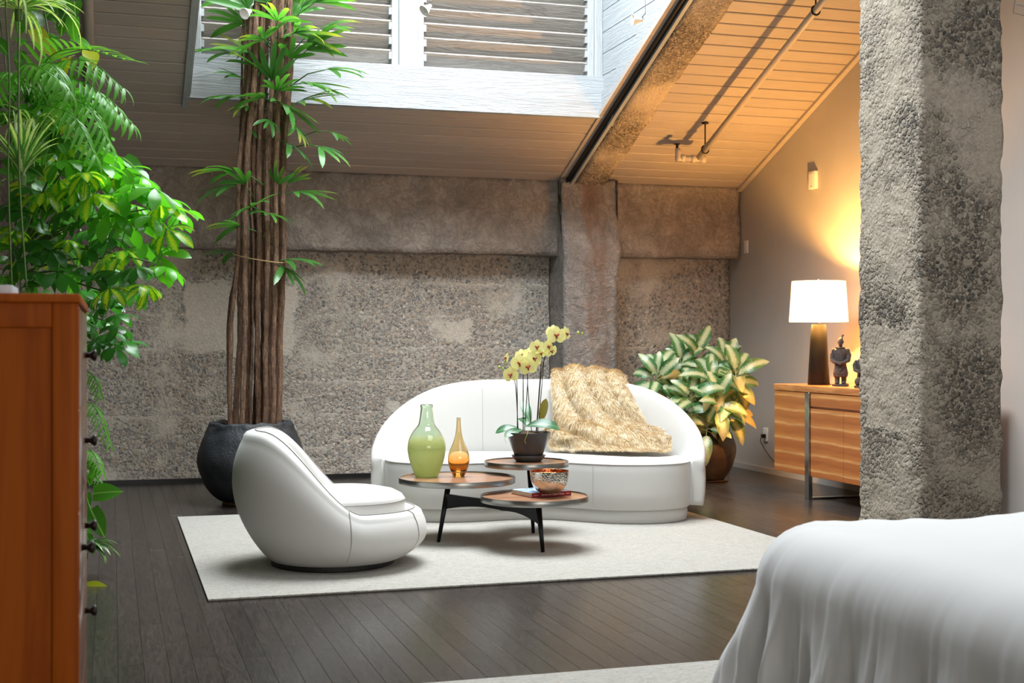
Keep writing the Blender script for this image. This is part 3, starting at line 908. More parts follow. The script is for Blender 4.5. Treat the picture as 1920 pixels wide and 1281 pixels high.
glass_vase('bud_vase', 'slender amber glass bud vase with long narrow neck', 'vase', q,
           [(.034, 0), (.037, .008), (.058, .06), (.067, .105), (.06, .15), (.038, .20), (.022, .25), (.015, .30), (.0125, .34), (.013, .356)], .0032, M['amber_glass'], .03)

# ------------------------------------------------------------------ book and hammered bowl on the front top
def book_cover():
    k = NT('book_cover_print'); co = k.coord(); x, y, z = k.xyz(co)
    n = k.noise(k.coord(scale=(12, 22, 1)), 1.0, 3, .6, 1.2)
    c = k.ramp(n, [(.3, lin(38, 56, 82)), (.45, lin(110, 150, 190)), (.55, lin(214, 226, 236)), (.66, lin(120, 160, 196)), (.8, lin(46, 56, 66))])
    c = k.mix(k.ramp(x, [(.13, 0), (.2, .85)]), c, lin(48, 54, 48))
    k.p(Base_Color=c, Roughness=.25); return k.m
M['maroon'] = plain('maroon_cloth_spine', lin(128, 22, 36), .45)
M['pages'] = plain('page_block', lin(206, 196, 176), .85)
M['cream'] = plain('cream_print', lin(240, 214, 190), .6)
def text_mesh(name, body, size, mat, parent, loc, rot, ext=.0004, sx=1.0):
    c = bpy.data.curves.new(name, 'FONT'); c.body = body; c.size = size; c.extrude = ext; c.align_x = 'CENTER'; c.align_y = 'CENTER'
    tmp = bpy.data.objects.new(name, c); COL.objects.link(tmp)
    dg = bpy.context.evaluated_depsgraph_get(); m = bpy.data.meshes.new_from_object(tmp.evaluated_get(dg))
    bpy.data.objects.remove(tmp); bpy.data.curves.remove(c)
    m.materials.clear(); o = link(name, m, mat, parent, loc); o.rotation_euler = rot; o.scale = (sx, 1, 1); return o
zf = TOPS[1][2] - .004 + .0005
bk = thing('book', 'hardback book with maroon spine and blue pictorial cover', 'book', (0, 0, 0))
bp = on_z(997, 934, zf); bp.z = zf
bk.location = bp; bk.rotation_euler = (0, 0, math.radians(13))
BL, BD, BT = .265, .235, .027
MB().box((0, 0, 0), (BL, BD, .0025)).build('back_cover', M['maroon'], bk)
MB().box((0, 0, BT - .0025), (BL, BD, BT)).build('front_cover', book_cover(), bk)
MB().box((.004, .003, .0025), (BL - .004, BD - .005, BT - .0025)).build('page_block', M['pages'], bk)
sp = bbox('spine', (0, -.0025, 0), (BL, .0005, BT), .001, M['maroon'], bk, 1)
text_mesh('spine_title', 'Secrets of a Stylish Home', .0145, M['cream'], sp, (.14, -.0027, .0135), (math.pi / 2, 0, 0))
MB().box((.012, -.0028, .0125), (.042, -.0024, .0140)).build('spine_mark', M['cream'], sp)
MB().box((.230, -.0028, .0122), (.252, -.0024, .0142)).build('spine_mark', M['cream'], sp)

def hammered(name, c, rough):
    k = NT(name); d = k.voro(k.coord(), 95)
    k.p(Base_Color=c, Metallic=1.0, Roughness=rough, Normal=k.bump(d, .35, .004)); return k.m
M['ham_silver'] = hammered('hammered_nickel', lin(206, 200, 190), .14); M['ham_copper'] = hammered('hammered_copper', lin(206, 116, 74), .2)
bw = P(1030, 640, 7.47); bw.z = zf + BT + .0005
bt_ = thing('hammered_bowl', 'hammered nickel bowl with copper inside standing on the book', 'bowl', bw)
op = lathe_smooth([(.045, 0), (.062, .004), (.088, .028), (.104, .062), (.110, .098), (.112, .122)], 22)
MB().lathe([(0, 0)] + op, 64).build('outer_shell', M['ham_silver'], bt_, True)
MB().lathe([(.1122, .1222), (.1115, .1245), (.109, .1235)] + [(max(.001, r - .0035), z + .003) for r, z in op[::-1][1:]] + [(0, .004)], 64).build('copper_lining', M['ham_copper'], bt_, True)
# ------------------------------------------------------------------ plants: materials and shared leaves
def view_dir(r, u, c): return (RGT * r + UP * u - FWD * c).normalized()     # right, up, towards the viewer
M['leaf_fan'] = leaf_mat('lady_palm_leaf', lin(70, 124, 56), trans=.4, rough=.24, tip=lin(150, 150, 60), length=.36, hue=.3)
M['leaf_scheff'] = leaf_mat('schefflera_leaf', lin(80, 156, 40), center=lin(190, 208, 50), width=1.0, attr=True, trans=.5, rough=.3, hue=.25)
M['leaf_scheff_green'] = leaf_mat('schefflera_dark_leaf', lin(58, 120, 48), trans=.4, rough=.3, hue=.3)
M['leaf_frond'] = leaf_mat('parlour_palm_leaf', lin(96, 160, 56), trans=.5, rough=.35, hue=.2)
M['leaf_pothos'] = leaf_mat('pothos_leaf', lin(70, 132, 40), trans=.4, rough=.3, hue=.45, vein=lin(120, 170, 80), width=.05)
M['leaf_yellow'] = leaf_mat('yellowing_leaf', lin(168, 176, 40), trans=.4, rough=.35, hue=.15)
M['leaf_spider'] = leaf_mat('spider_plant_leaf', lin(84, 142, 56), center=lin(214, 222, 168), width=.012, trans=.4, rough=.4, hue=.2)
M['leaf_calathea'] = leaf_mat('striped_dark_leaf', lin(36, 70, 38), center=lin(120, 150, 84), width=.014, trans=.25, rough=.3, hue=.2)
M['leaf_agla'] = leaf_mat('aglaonema_leaf', lin(62, 112, 62), center=lin(196, 204, 168), width=.052, trans=.3, rough=.32, hue=.15)
M['leaf_agla_y'] = leaf_mat('aglaonema_yellowing_leaf', lin(108, 128, 60), center=lin(222, 208, 158), tip=lin(172, 150, 92), width=.056, length=.26, trans=.3, rough=.32, hue=.12)
M['leaf_orchid'] = leaf_mat('orchid_leaf', lin(58, 100, 66), trans=.1, rough=.3, hue=.1, vein=lin(96, 134, 92), width=.06)
M['leaf_orchid_y'] = leaf_mat('orchid_yellow_leaf', lin(140, 130, 60), trans=.2, rough=.3, hue=.1)
M['stem_green'] = plain('green_stem', lin(78, 104, 48), .5)
M['stem_brown'] = plain('brown_stem', lin(84, 66, 48), .7)
M['stem_dark'] = plain('dark_orchid_stem', lin(52, 44, 42), .5)
def cane_mat():
    k = NT('fibrous_palm_cane'); co = k.coord()
    n = k.noise(k.coord(scale=(90, 90, 9)), 1.0, 5, .65, 1.5); n2 = k.noise(co, 7, 4)
    ring = k.math('FRACT', k.math('MULTIPLY', k.math('ADD', k.xyz(co)[2], k.math('MULTIPLY', k.rnd(), .3)), 1 / .07))
    c = k.ramp(n, [(.3, lin(52, 38, 30)), (.5, lin(116, 86, 66)), (.72, lin(184, 146, 114))])
    c = k.mix(k.ramp(n2, [(.4, 0), (.75, .5)]), c, lin(66, 46, 36))
    c = k.mix(k.ramp(ring, [(0, .6), (.07, .35), (.11, 0)]), c, lin(130, 102, 78))
    k.p(Base_Color=c, Roughness=.85, Normal=k.bump(n, 1.0, .012)); return k.m
M['cane'] = cane_mat()
M['fibre'] = plain('palm_fibre', lin(112, 82, 62), .9)
def pot_mat(name, a, b, bump, sc, rough=.55):
    k = NT(name); co = k.coord(); n = k.noise(co, sc, 6, .65)
    k.p(Base_Color=k.ramp(n, [(.3, a), (.75, b)]), Roughness=rough, Normal=k.bump(k.math('ADD', n, k.math('MULTIPLY', k.noise(co, sc * 8, 3), .4)), bump, .012)); return k.m
M['pot_black'] = pot_mat('rough_black_planter', lin(24, 25, 28), lin(52, 55, 60), .7, 9, .6)
M['pot_brown'] = pot_mat('brown_glazed_planter', lin(44, 32, 26), lin(76, 56, 44), .5, 7, .32)
M['pot_pewter'] = pot_mat('dark_pewter_ceramic', lin(50, 49, 50), lin(66, 64, 64), .05, 5, .28)
M['soil'] = pot_mat('bark_soil', lin(46, 34, 26), lin(112, 88, 62), 1.0, 40, .95)
M['saucer_wood'] = wood('wooden_pot_stand', lin(96, 66, 42), lin(150, 110, 74), 0, .6)

def fan_mesh(nf, L, w, spread, seed):
    r = random.Random(seed); mb = MB()
    for i in range(nf):
        a = (i / (nf - 1) - .5) * spread + r.uniform(-.06, .06); l = L * (1 - .25 * abs(a) / 1.4) * r.uniform(.85, 1.1)
        v, f = blade(l, w * r.uniform(.8, 1.15), 6, r.uniform(.15, .5), .3, .42, .5)
        R = Matrix.Rotation(-a, 3, 'Z') @ Matrix.Rotation(r.uniform(-.1, .18), 3, 'X')
        mb.add(xform(v, R), f)
    mb.tube([(0, -.26, -.10), (0, -.12, -.02), (0, 0, 0)], [.005, .004, .004], 5)
    m = mesh_of('fan_leaf', mb.v, mb.f, True); m.materials.append(M['leaf_fan']); return m
FANS = [fan_mesh(n, l, w, sp, s) for n, l, w, sp, s in ((6, .34, .040, 1.9, 1), (7, .32, .038, 2.6, 2), (5, .36, .042, 1.5, 3), (4, .30, .046, 1.6, 4))]

# ------------------------------------------------------------------ tall lady palm in the black planter
pc = P(471, 640, 9.72); pc.z = 0
palm = thing('lady_palm', 'tall many-stemmed palm growing out of the round black planter', 'palm', (pc.x, pc.y, .50))
pp = thing('round_planter', 'big rough round black planter at foot of the tall palm', 'planter', pc)
prof = lathe_smooth([(.17, 0), (.24, .012), (.325, .10), (.385, .24), (.39, .33), (.36, .45), (.315, .535), (.30, .575), (.275, .585), (.262, .565), (.27, .50)], 44)
mb = MB().lathe([(0, 0)] + prof + [(0, .495)], 72)
m = mb.mesh('planter_body', True)
for vv in m.vertices:      # chipped rim, uneven skin
    p = vv.co; n = Vector((p.x, p.y, .0)); n = n.normalized() if n.length > 1e-4 else Vector()
    k_ = smoothstep(.44, .57, p.z)
    vv.co = p + n * (.006 * noise.noise(p * 8) + .014 * k_ * noise.noise(p * 24)) + UP * k_ * .016 * noise.noise(p * 17 + Vector((3, 0, 0)))
link('planter_body', m, M['pot_black'], pp, (0, 0, .02))
MB().lathe([(0, .515), (.27, .515), (.2, .53), (0, .54)], 40).build('soil', M['soil'], pp)
MB().lathe([(0, 0), (.2, 0), (.21, .004), (.21, .02), (0, .02)], 40).build('pot_stand', M['saucer_wood'], pp)

rp = random.Random(11)
canes = [  # px at y=800, 620, 480, 300, 120, -90; depth shift; radius
 (430,436,446,452,470,478,-.05,.020), (440,452,452,458,464,470,.02,.026), (452,462,458,466,478,488,-.10,.022), (463,468,470,474,484,498,.06,.020),
 (486,484,484,488,492,500,-.04,.021), (492,492,492,494,500,512,.08,.018), (499,500,500,504,510,518,-.10,.023), (507,506,508,512,518,526,.02,.024),
 (513,514,516,520,524,536,-.12,.021), (519,520,524,528,532,540,.05,.024), (524,527,530,534,540,549,-.06,.022), (478,480,478,482,496,506,.10,.017), (503,497,488,478,488,494,.0,.019),
 (432,428,446,450,455,462,.08,.011), (470,475,474,470,474,480,-.02,.010), (527,528,528,533,546,556,.10,.014)]
fv = []
for a in canes:
    ys = (812, 620, 480, 300, 120, -90); dt, r0 = a[6], a[7]
    pts = [P(px, y, 9.72 + dt * (1.0 if y > 500 else .8)) for px, y in zip(a[:6], ys)]
    path = [q + Vector((noise.noise(q * 2.2), noise.noise(q * 2.2 + Vector((7, 0, 0))), 0)) * .022 for q in catmull(pts, 80)]
    rad = [r0 * (.92 + .30 * noise.noise(q * 9) + .22 * noise.noise(q * 33)) * (1.0 if i > 2 else 1.1) for i, q in enumerate(path)]
    MB().tube([q - palm.location for q in path], rad, 10).build('cane', M['cane'], palm, True)
    for i in range(190):      # frayed fibre standing off the cane
        s = rp.uniform(.28, 1) * (len(path) - 1); j = min(int(s), len(path) - 2); q = path[j].lerp(path[j + 1], s - j)
        an = rp.uniform(0, 6.28); n = Vector((math.cos(an), math.sin(an), 0)); b = q + n * r0 * .9
        e = b + n * rp.uniform(.008, .03) + UP * rp.uniform(-.05, .06); w = Vector((-n.y, n.x, rp.uniform(-.5, .5))) * .0022
        fv += [b - w, b + w, e]
fv = np.array([tuple(q - palm.location) for q in fv]); o = link('fibre_fringe', mesh_np('fibre_fringe', fv, np.arange(len(fv)).reshape(-1, 3), False), M['fibre'], palm); o['kind'] = 'stuff'
# twine round the clump
tw = [P(487 + 50 * math.cos(a), 484 + 4 * math.sin(a) + 8 * math.cos(a), 9.72 - .17 * math.sin(a)) - palm.location for a in np.linspace(0, 2 * math.pi, 40)]
MB().tube(tw, .005, 6, False).build('twine', plain('jute_twine', lin(150, 124, 84), .9), palm, True)
fans = [ # hub px, py, dir(right, up, toward), size, mesh
 (552,62,1,.0,.35,1.0,0),(496,75,-.35,.05,.9,.95,1),(434,100,-1,.15,.2,.8,2),(609,131,1,.0,.25,.8,2),(565,156,1,-.05,.2,1.0,0),(446,181,-1,.1,.2,.75,3),
 (524,194,.8,-.35,.6,1.0,0),(496,184,-.7,.15,.6,.8,3),(615,247,1,-.2,.1,.62,3),(599,275,.9,-.35,.3,.75,3),(540,268,.8,-.45,.3,.75,3),(440,322,-1,.1,.2,.8,2),(443,347,-1,-.1,.3,.85,3),
 (548,360,1,.02,.3,.95,0),(474,388,-.2,-.05,1,.75,1),(500,400,.5,-.1,.8,.75,1),(450,424,-1,.15,.3,.7,3),(438,474,-1,.2,-.2,.7,3),(534,487,1,.0,.35,.85,2),(530,500,.7,-.5,.5,.7,3),
 (520,345,.1,.8,.6,.5,3),(460,345,-.4,.6,.6,.6,3),(540,345,.7,.7,.2,.55,2),(552,235,.5,-.6,.4,.6,2),(470,240,-.3,-.7,.5,.45,3),
 (470,20,-.5,.8,.4,.9,2),(500,5,-.1,1,.5,.9,0),(540,0,.3,.9,.4,1,1),(565,15,.7,.7,.3,1,0),(590,5,.9,.4,.2,.9,2),(455,45,-.9,.4,.3,.9,3),(520,40,.1,.4,1,.8,1),(600,55,1,.3,.1,.75,2),
 (575,95,.9,.5,.2,.8,2),(545,110,.5,.7,.6,.75,3),(480,130,-.5,.6,.6,.7,3),(510,150,.1,.8,.6,.7,2),(560,190,.9,.25,.4,.8,0),(585,170,.9,-.2,.3,.8,2),(460,150,-.8,.5,.3,.7,3),
 (530,120,.3,.2,1,.7,1),(545,30,.4,.9,-.3,.9,0),(480,60,-.4,.9,-.2,.8,2),(420,0,-.9,.5,.2,.9,0),(620,-10,1,.2,.3,.9,2),(505,225,.2,-.5,.8,.5,3),(548,140,.8,.3,-.3,.8,2),(468,195,-.6,-.2,.5,.55,3),
 (500,95,.2,.9,.3,.8,0),(515,85,.6,.6,-.4,.8,1),(490,160,-.2,.9,-.4,.75,2),(520,170,.5,.5,.7,.7,1),(575,65,.8,.6,-.2,.85,0),(470,100,-.7,.6,-.3,.8,0),(535,200,.7,.1,.5,.7,2)]
for px, py, r, u, c, s, k_ in [q for i, q in enumerate(fans) if i < 38 or i % 2]:
    d = view_dir(r, u, c); t = 9.72 - .12 * c + rp.uniform(-.08, .06)
    put('leaf', FANS[k_], palm, P(px, py, t), d, (0, 0, 1) if abs(u) < .8 else tuple(-FWD * .8 + UP * .3), s * rp.uniform(1.2, 1.45), rp.uniform(-.4, .4))

# ------------------------------------------------------------------ planted wall on the left
def compound(nl, L, w, mat, seed):
    r = random.Random(seed); mb = MB()
    for i in range(nl):
        a = 2 * math.pi * i / nl + r.uniform(-.12, .12)
        v, f = blade(L * r.uniform(.75, 1.1), w, 6, r.uniform(.3, .6), .2, .7, .62)
        R = Matrix.Rotation(a, 3, 'Z') @ Matrix.Rotation(-.25 + r.uniform(-.15, .15), 3, 'X')
        mb.add(xform(v, R, R @ Vector((0, .012, 0))), f)
    nb = len(mb.v)
    mb.tube([(0, -.10, -.11), (0, -.03, -.05), (0, 0, 0)], .0022, 4)
    m = mesh_of('umbrella_leaf', mb.v, mb.f, True); m.materials.append(mat)
    at = m.attributes.new('across', 'FLOAT', 'POINT')      # place across each leaflet, for the variegation
    at.data.foreach_set('value', [((-1, 0, 1)[i % 3] if i < nb else 1) for i in range(len(m.vertices))])
    return m
UMB = [compound(n, l, w, M['leaf_scheff'], s) for n, l, w, s in ((8, .17, .062, 1), (7, .185, .068, 2), (8, .155, .058, 3))]
M['leaf_scheff_bright'] = leaf_mat('schefflera_bright_leaf', lin(84, 160, 42), trans=.5, rough=.28, hue=.22)
UMBB = [compound(n, l, w, M['leaf_scheff_bright'], s) for n, l, w, s in ((8, .17, .062, 11), (7, .18, .066, 12))]
UMBG = [compound(n, l, w, M['leaf_scheff_green'], s) for n, l, w, s in ((8, .16, .06, 4), (7, .17, .064, 5))]
rl = random.Random(23)
def schefflera(label, base, hubs, meshes, spreadt=.25, t0=6.9, scale=1.0):
    b = P(*base); t = thing('schefflera', label, 'plant', b, group='plants of the planted wall')
    stems = MB()
    for h in hubs:
        px, py = h[:2]; tt = t0 + rl.uniform(-spreadt, spreadt); q = P(px, py, tt)
        d = view_dir(rl.uniform(.2, 1), rl.uniform(-.25, .25), rl.uniform(.2, .8))
        up = view_dir(rl.uniform(.0, .6), 1, rl.uniform(.2, .8))
        put('leaf', rl.choice(meshes), t, q, d, up, scale * rl.uniform(.8, 1.12), rl.uniform(-.3, .3))
    for i in range(0, len(hubs), 3):
        q = P(hubs[i][0] - 12, hubs[i][1] + 14, t0)
        br = catmull([b, b.lerp(q, .5) + UP * .04, q], 10)
        MB().tube([w - b for w in br], [.008 - .0005 * j for j in range(10)], 6).build('branch', M['stem_green'], t, True)
    return t
hA = [(150,275),(180,285),(205,295),(235,315),(262,330),(290,352),(318,372),(335,395),(230,360),(255,385),(285,405),(312,428),(195,340),(160,325),(120,300),(205,395),(235,415),(270,455),(298,478),(312,500),(175,365),(140,350),(110,340),(250,345),(215,330),(300,385),(180,310),(130,270)]
hB = [(60,400),(90,420),(120,395),(150,410),(175,430),(205,445),(230,470),(255,500),(275,535),(225,510),(195,480),(165,460),(130,450),(95,470),(60,450),(30,430),(150,500),(185,515),(110,510),(70,510),(30,490),(240,545),(205,540),(20,380),(50,350),(85,360),(140,380)]
hC = [(150,545),(175,560),(195,570),(215,590),(225,612),(230,640),(190,600),(170,610),(200,625),(215,650),(160,585),(180,640),(145,620),(205,560)]
schefflera('bright variegated umbrella plant reaching furthest out over the room', (40, 470, 7.2), hA, UMB[:2] + UMBB + UMBB[:1], .28, 6.8)
schefflera('dark green umbrella plant in the shade below the variegated one', (20, 520, 7.3), hB, UMBG + UMBG + UMB[:1], .3, 6.95)
schefflera('small umbrella plant hanging lowest just above the wooden chest', (110, 600, 7.6), hC, UMBG, .2, 7.4, .85)

def frond(path, L, npair, droop, seed):
    """a feather leaf along a path of points"""
    r = random.Random(seed); pts = catmull(path, 30); mb = MB()
    mb.tube(pts, [.0045 - .0001 * i for i in range(30)], 4)
    for i in range(npair):
        s = .14 + .86 * i / (npair - 1); k_ = s * 29; j = min(int(k_), 28); p = pts[j].lerp(pts[j + 1], k_ - j); d = (pts[j + 1] - pts[j]).normalized()
        side = d.cross(UP).normalized(); nrm = side.cross(d)
        l = L * (.55 + .45 * math.sin(math.pi * min(1, s * .8 + .2))) * r.uniform(.85, 1.1)
        for sg in (-1, 1):
            dd = (side * sg * .85 + d * (.45 + .6 * s) + UP * (.25 - droop * r.uniform(.6, 1.2))).normalized()
            v, f = blade(l, L * .095, 5, .3 + droop * .3, .2, .6, .4)
            mb.add(xform(v, orient(dd, nrm), p), f)
    return mb
def parlour_palm(label, base, fr):
    b = P(*base); t = thing('parlour_palm', label, 'palm', b, group='plants of the planted wall')
    for i, (pts, L, n, dr) in enumerate(fr):
        path = [P(*q) for q in pts]
        mb = frond([w - b for w in path], L, n, dr, i); m = mesh_of('frond', mb.v, mb.f, True); link('frond', m, M['leaf_frond'], t)
    stem = MB().tube([Vector((0, 0, -.3)), Vector((0, 0, 0)), Vector((.02, 0, .1))], [.014, .012, .008], 7); stem.build('stem', M['stem_green'], t, True)
    return t
parlour_palm('feathery palm with long fronds arching out below the ceiling', (50, 190, 7.2), [
 ([(50,190,7.2),(90,110,7.0),(150,92,6.8),(232,112,6.6)], .23, 15, -.1), ([(50,190,7.2),(95,125,6.9),(165,115,6.7),(232,165,6.6)], .23, 15, .75), ([(50,190,7.2),(100,150,6.9),(170,160,6.8),(222,215,6.7)], .21, 15, .8),
 ([(50,190,7.2),(120,170,7.0),(190,175,6.9),(248,232,6.8)], .22, 16, .8), ([(50,190,7.2),(110,190,6.9),(165,200,6.7),(205,268,6.6)], .2, 15, .8), ([(50,190,7.2),(60,140,6.8),(95,118,6.5),(130,170,6.4)], .2, 14, .8),
 ([(50,190,7.2),(95,200,6.8),(140,220,6.6),(178,290,6.5)], .2, 15, .8), ([(50,190,7.2),(40,140,6.8),(60,120,6.5),(110,150,6.3)], .2, 14, .7), ([(50,190,7.2),(30,150,6.9),(10,140,6.7),(-20,190,6.6)], .2, 14, .6)])
parlour_palm('feathery palm with drooping fronds half hidden behind the chest', (120, 760, 7.6), [
 ([(120,760,7.6),(150,700,7.4),(175,705,7.3),(186,742,7.2)], .10, 14, .7), ([(120,790,7.6),(155,755,7.4),(182,770,7.3),(205,832,7.2)], .12, 16, .7), ([(120,820,7.6),(150,840,7.4),(175,850,7.3),(190,885,7.2)], .11, 14, .7), ([(120,840,7.6),(150,880,7.4),(172,890,7.3),(190,905,7.2)], .09, 12, .6)])

def heart_mesh(L, w, mat, seed, droop=.35):
    r = random.Random(seed); v, f = [], []; n = 8
    for i in range(n + 1):
        s = i / n; ww = w * .5 * (1.25 * math.sqrt(max(0, s + .02)) * (1 - s) ** .85 * 1.7) if i else w * .18
        if i == n: ww = .0006
        y = L * s; z = -droop * L * s * s
        v += [(-ww, y - .14 * L * (i == 1), z + ww * .22), (0, y, z), (ww, y - .14 * L * (i == 1), z + ww * .22)]
    for i in range(n):
        a = i * 3; f += [(a, a + 1, a + 4, a + 3), (a + 1, a + 2, a + 5, a + 4)]
    mb = MB(); mb.add(v, f); mb.tube([(0, -.07, -.05), (0, -.02, -.01), (0, 0, 0)], .0018, 4)
    m = mesh_of('pothos_leaf', mb.v, mb.f, True); m.materials.append(mat); return m
HEART = [heart_mesh(.115, .085, M['leaf_pothos'], 1), heart_mesh(.095, .075, M['leaf_pothos'], 2, .2), heart_mesh(.13, .09, M['leaf_pothos'], 3, .5)]
HEARTY = heart_mesh(.12, .085, M['leaf_yellow'], 4)
def pothos(label, vine, leaves, ysp=0, tj=.15):
    """vine: pixel path with depth; leaves: how many along it, or explicit"""
    pts = [P(*q) for q in vine]; t = thing('trailing_pothos', label, 'plant', pts[0], group='plants of the planted wall'); path = catmull(pts, 40)
    MB().tube([q - pts[0] for q in path], .004, 5).build('vine', M['stem_green'], t, True)
    for i in range(leaves):
        s = (i + rl.random()) / leaves * 39; j = min(int(s), 38); q = path[j].lerp(path[j + 1], s - j)
        q = q + RGT * rl.uniform(-.02, .10) + Vector((rl.uniform(-tj, tj), rl.uniform(-tj, tj), rl.uniform(-.05, .05)))
        d = view_dir(rl.uniform(-.5, 1), rl.uniform(-1, .15), rl.uniform(-.1, 1))
        put('leaf', HEARTY if rl.random() < .06 else rl.choice(HEART), t, q, d, view_dir(.3, .8, .6), rl.uniform(.75, 1.25), rl.uniform(-.5, .5))
    return t
pothos('heart-leaved vine trailing from the top of the frame beside the feathery palm', [(70,-40,7.3),(90,60,7.2),(100,170,7.2),(120,270,7.2),(90,330,7.2)], 64, tj=.2)
pothos('heart-leaved vine along the left edge of the picture', [(-10,-40,7.2),(10,120,7.2),(20,260,7.1),(30,400,7.1),(40,560,7.0)], 90, tj=.22)
pothos('heart-leaved vine deep in the shade behind the umbrella plants', [(60,260,7.6),(110,330,7.6),(150,430,7.6),(120,560,7.6)], 70, tj=.22)
pothos('heart-leaved vine between the feathery palm and the variegated umbrella plant', [(10,190,6.9),(60,240,6.9),(120,250,6.9),(170,290,6.8)], 44, tj=.14)
# low vine peeping out behind the chest
lv = [(140,600,7.6),(150,760,7.5),(150,900,7.3),(150,1010,7.0)]
pts = [P(*q) for q in lv]; lo = thing('trailing_pothos', 'glossy heart-leaved vine hanging down behind the chest knobs', 'plant', pts[0], group='plants of the planted wall')
MB().tube([q - pts[0] for q in catmull(pts, 24)], .004, 5).build('vine', M['stem_green'], lo, True)
for px, py, t, r, u, c, s in [(176,926,7.0,.75,.15,.3,1.15),(170,955,6.9,.5,-.85,.3,1.2),(165,905,7.3,.3,.4,.7,.7),(168,890,7.3,.6,.2,.5,.6),(160,1000,7.0,.5,-.5,.7,.7),(158,1068,7.0,.3,-.7,.6,.7),(160,925,7.2,.2,-.9,.6,.8),(155,980,7.0,.5,-.2,.8,.8),(160,870,7.3,.8,-.2,.4,.6)]:
    put('leaf', HEART[0], lo, P(px, py, t), view_dir(r, u, c), view_dir(.1, .35, 1), s * 1.15)
yl = thing('trailing_pothos', 'yellow-green leaves low beside the bottom chest knob', 'plant', P(135, 1130, 6.4), group='plants of the planted wall')
for px, py, r, u, c, s in [(160,1104,1,.05,.3,1.1),(164,1130,.8,.5,.2,.9),(158,1116,.5,-.5,.6,.9)]:
    put('leaf', HEARTY, yl, P(px, py, 6.4), view_dir(r, u, c), view_dir(.1, .6, .8), s)
MB().tube([Vector((0, 0, -.05)), Vector((.03, -.01, .02)), Vector((.08, -.02, .04))], .003, 5).build('vine', M['stem_green'], yl, True)

def strap_mesh(L, w, droop, mat, seed):
    v, f = [], []; n = 12
    for i in range(n + 1):
        s = i / n; a = .5 - droop * s * 1.9; ww = w * .5 * (1 - s ** 3) * (.6 + .8 * min(1, s * 4)) / 1.4 + .0006
        if i == 0: y = z = 0.0
        else: y += L / n * math.cos(a); z += L / n * math.sin(a)
        v += [(-ww, y, z + ww * .35), (0, y, z), (ww, y, z + ww * .35)]
    for i in range(n):
        a = i * 3; f += [(a, a + 1, a + 4, a + 3), (a + 1, a + 2, a + 5, a + 4)]
    m = mesh_of('strap_leaf', v, f, True); m.materials.append(mat); return m
STRAP = [strap_mesh(.36, .024, 1.1, M['leaf_spider'], 1), strap_mesh(.30, .026, .8, M['leaf_spider'], 2), strap_mesh(.42, .022, 1.4, M['leaf_spider'], 3)]
STRAPU = [strap_mesh(.34, .034, .35, M['leaf_spider'], 4), strap_mesh(.28, .032, .5, M['leaf_spider'], 5)]
CAL = [strap_mesh(.26, .05, .8, M['leaf_calathea'], 6), strap_mesh(.22, .045, 1.1, M['leaf_calathea'], 7)]
def rosette(name, label, c, n, meshes, elev=(.1, .9), rmin=-1, s=1.0):
    b = P(*c); t = thing(name, label, 'plant', b, group='plants of the planted wall')
    MB().lathe([(0, -.05), (.018, -.05), (.02, 0), (.008, .03), (0, .035)], 10).build('crown', M['stem_green'], t)
    for i in range(n):
        a = i * 2.4 + rl.uniform(-.2, .2)
        d = RGT * math.cos(a) * .9 - FWD * math.sin(a) * .9 + UP * rl.uniform(*elev)
        if d.dot(RGT) < rmin: d = d - 2 * RGT * d.dot(RGT)
        put('leaf', rl.choice(meshes), t, b + d * .01, d, (0, 0, 1), s * rl.uniform(.8, 1.15))
    return t
rosette('spider_plant', 'pale spider plant with curling striped leaves in the top corner', (35, 20, 6.4), 30, STRAP, (-.1, .7))
rosette('spider_plant', 'upright striped spider plant left of the variegated umbrella plant', (42, 330, 6.5), 22, STRAPU, (.5, 1.6))
rosette('spider_plant', 'spider plant with trailing leaves under the feathery palm', (60, 235, 6.8), 20, STRAP, (.0, .6))
rosette('calathea', 'dark striped plant drooping onto the floor beside the chest', (158, 1030, 6.6), 14, CAL, (.0, .5), .15, .85)
hv = [(8,-30,6.3),(12,150,6.3),(20,330,6.3),(24,540,6.3)]
for i, (dx, lab) in enumerate(((0, 'bare green vine hanging at the very left edge of the picture'), (22, 'bare green vine hanging second from the left picture edge'))):
    pts = [P(a + dx + 6 * math.sin(j * 2 + i), b, c) for j, (a, b, c) in enumerate(hv)]
    o = MB().tube([q - pts[0] for q in catmull(pts, 30)], .0045, 6).build('hanging_vine', M['stem_green'], None, True, loc=pts[0]); tag(o, lab, 'vine', 'plants of the planted wall')

# ------------------------------------------------------------------ aglaonema in the brown pot
ap = P(1322, 640, 11.25); ap.z = 0
pt = thing('glazed_planter', 'dark brown glazed planter behind the right end of the sofa', 'planter', ap)
prof = lathe_smooth([(.14, 0), (.165, .01), (.225, .10), (.262, .22), (.262, .30), (.235, .375), (.225, .40), (.215, .405), (.205, .39)], 36)
MB().lathe([(0, 0)] + prof + [(0, .36)], 56).build('planter_body', M['pot_brown'], pt, True, loc=(0, 0, .015))
MB().lathe([(0, 0), (.19, 0), (.20, .012), (.17, .015), (0, .015)], 40).build('saucer', M['pot_brown'], pt)
MB().lathe([(0, .36), (.21, .37), (.1, .39), (0, .395)], 30).build('soil', M['soil'], pt)
ag = thing('aglaonema', 'variegated leafy aglaonema with yellowing leaves beside the sideboard', 'plant', (ap.x, ap.y, .39))
def agla_mesh(L, w, mat, seed):
    v, f = blade(L, w * 1.22, 9, .5 + .25 * (seed % 3), .3, .72, .44, wave=.12)
    mb = MB(); mb.add([(a, b + .05, c) for a, b, c in v], f); mb.tube([(0, -.05, -.02), (0, 0, 0), (0, .06, 0)], .0035, 5)
    m = mesh_of('aglaonema_leaf', mb.v, mb.f, True); m.materials.append(mat); return m
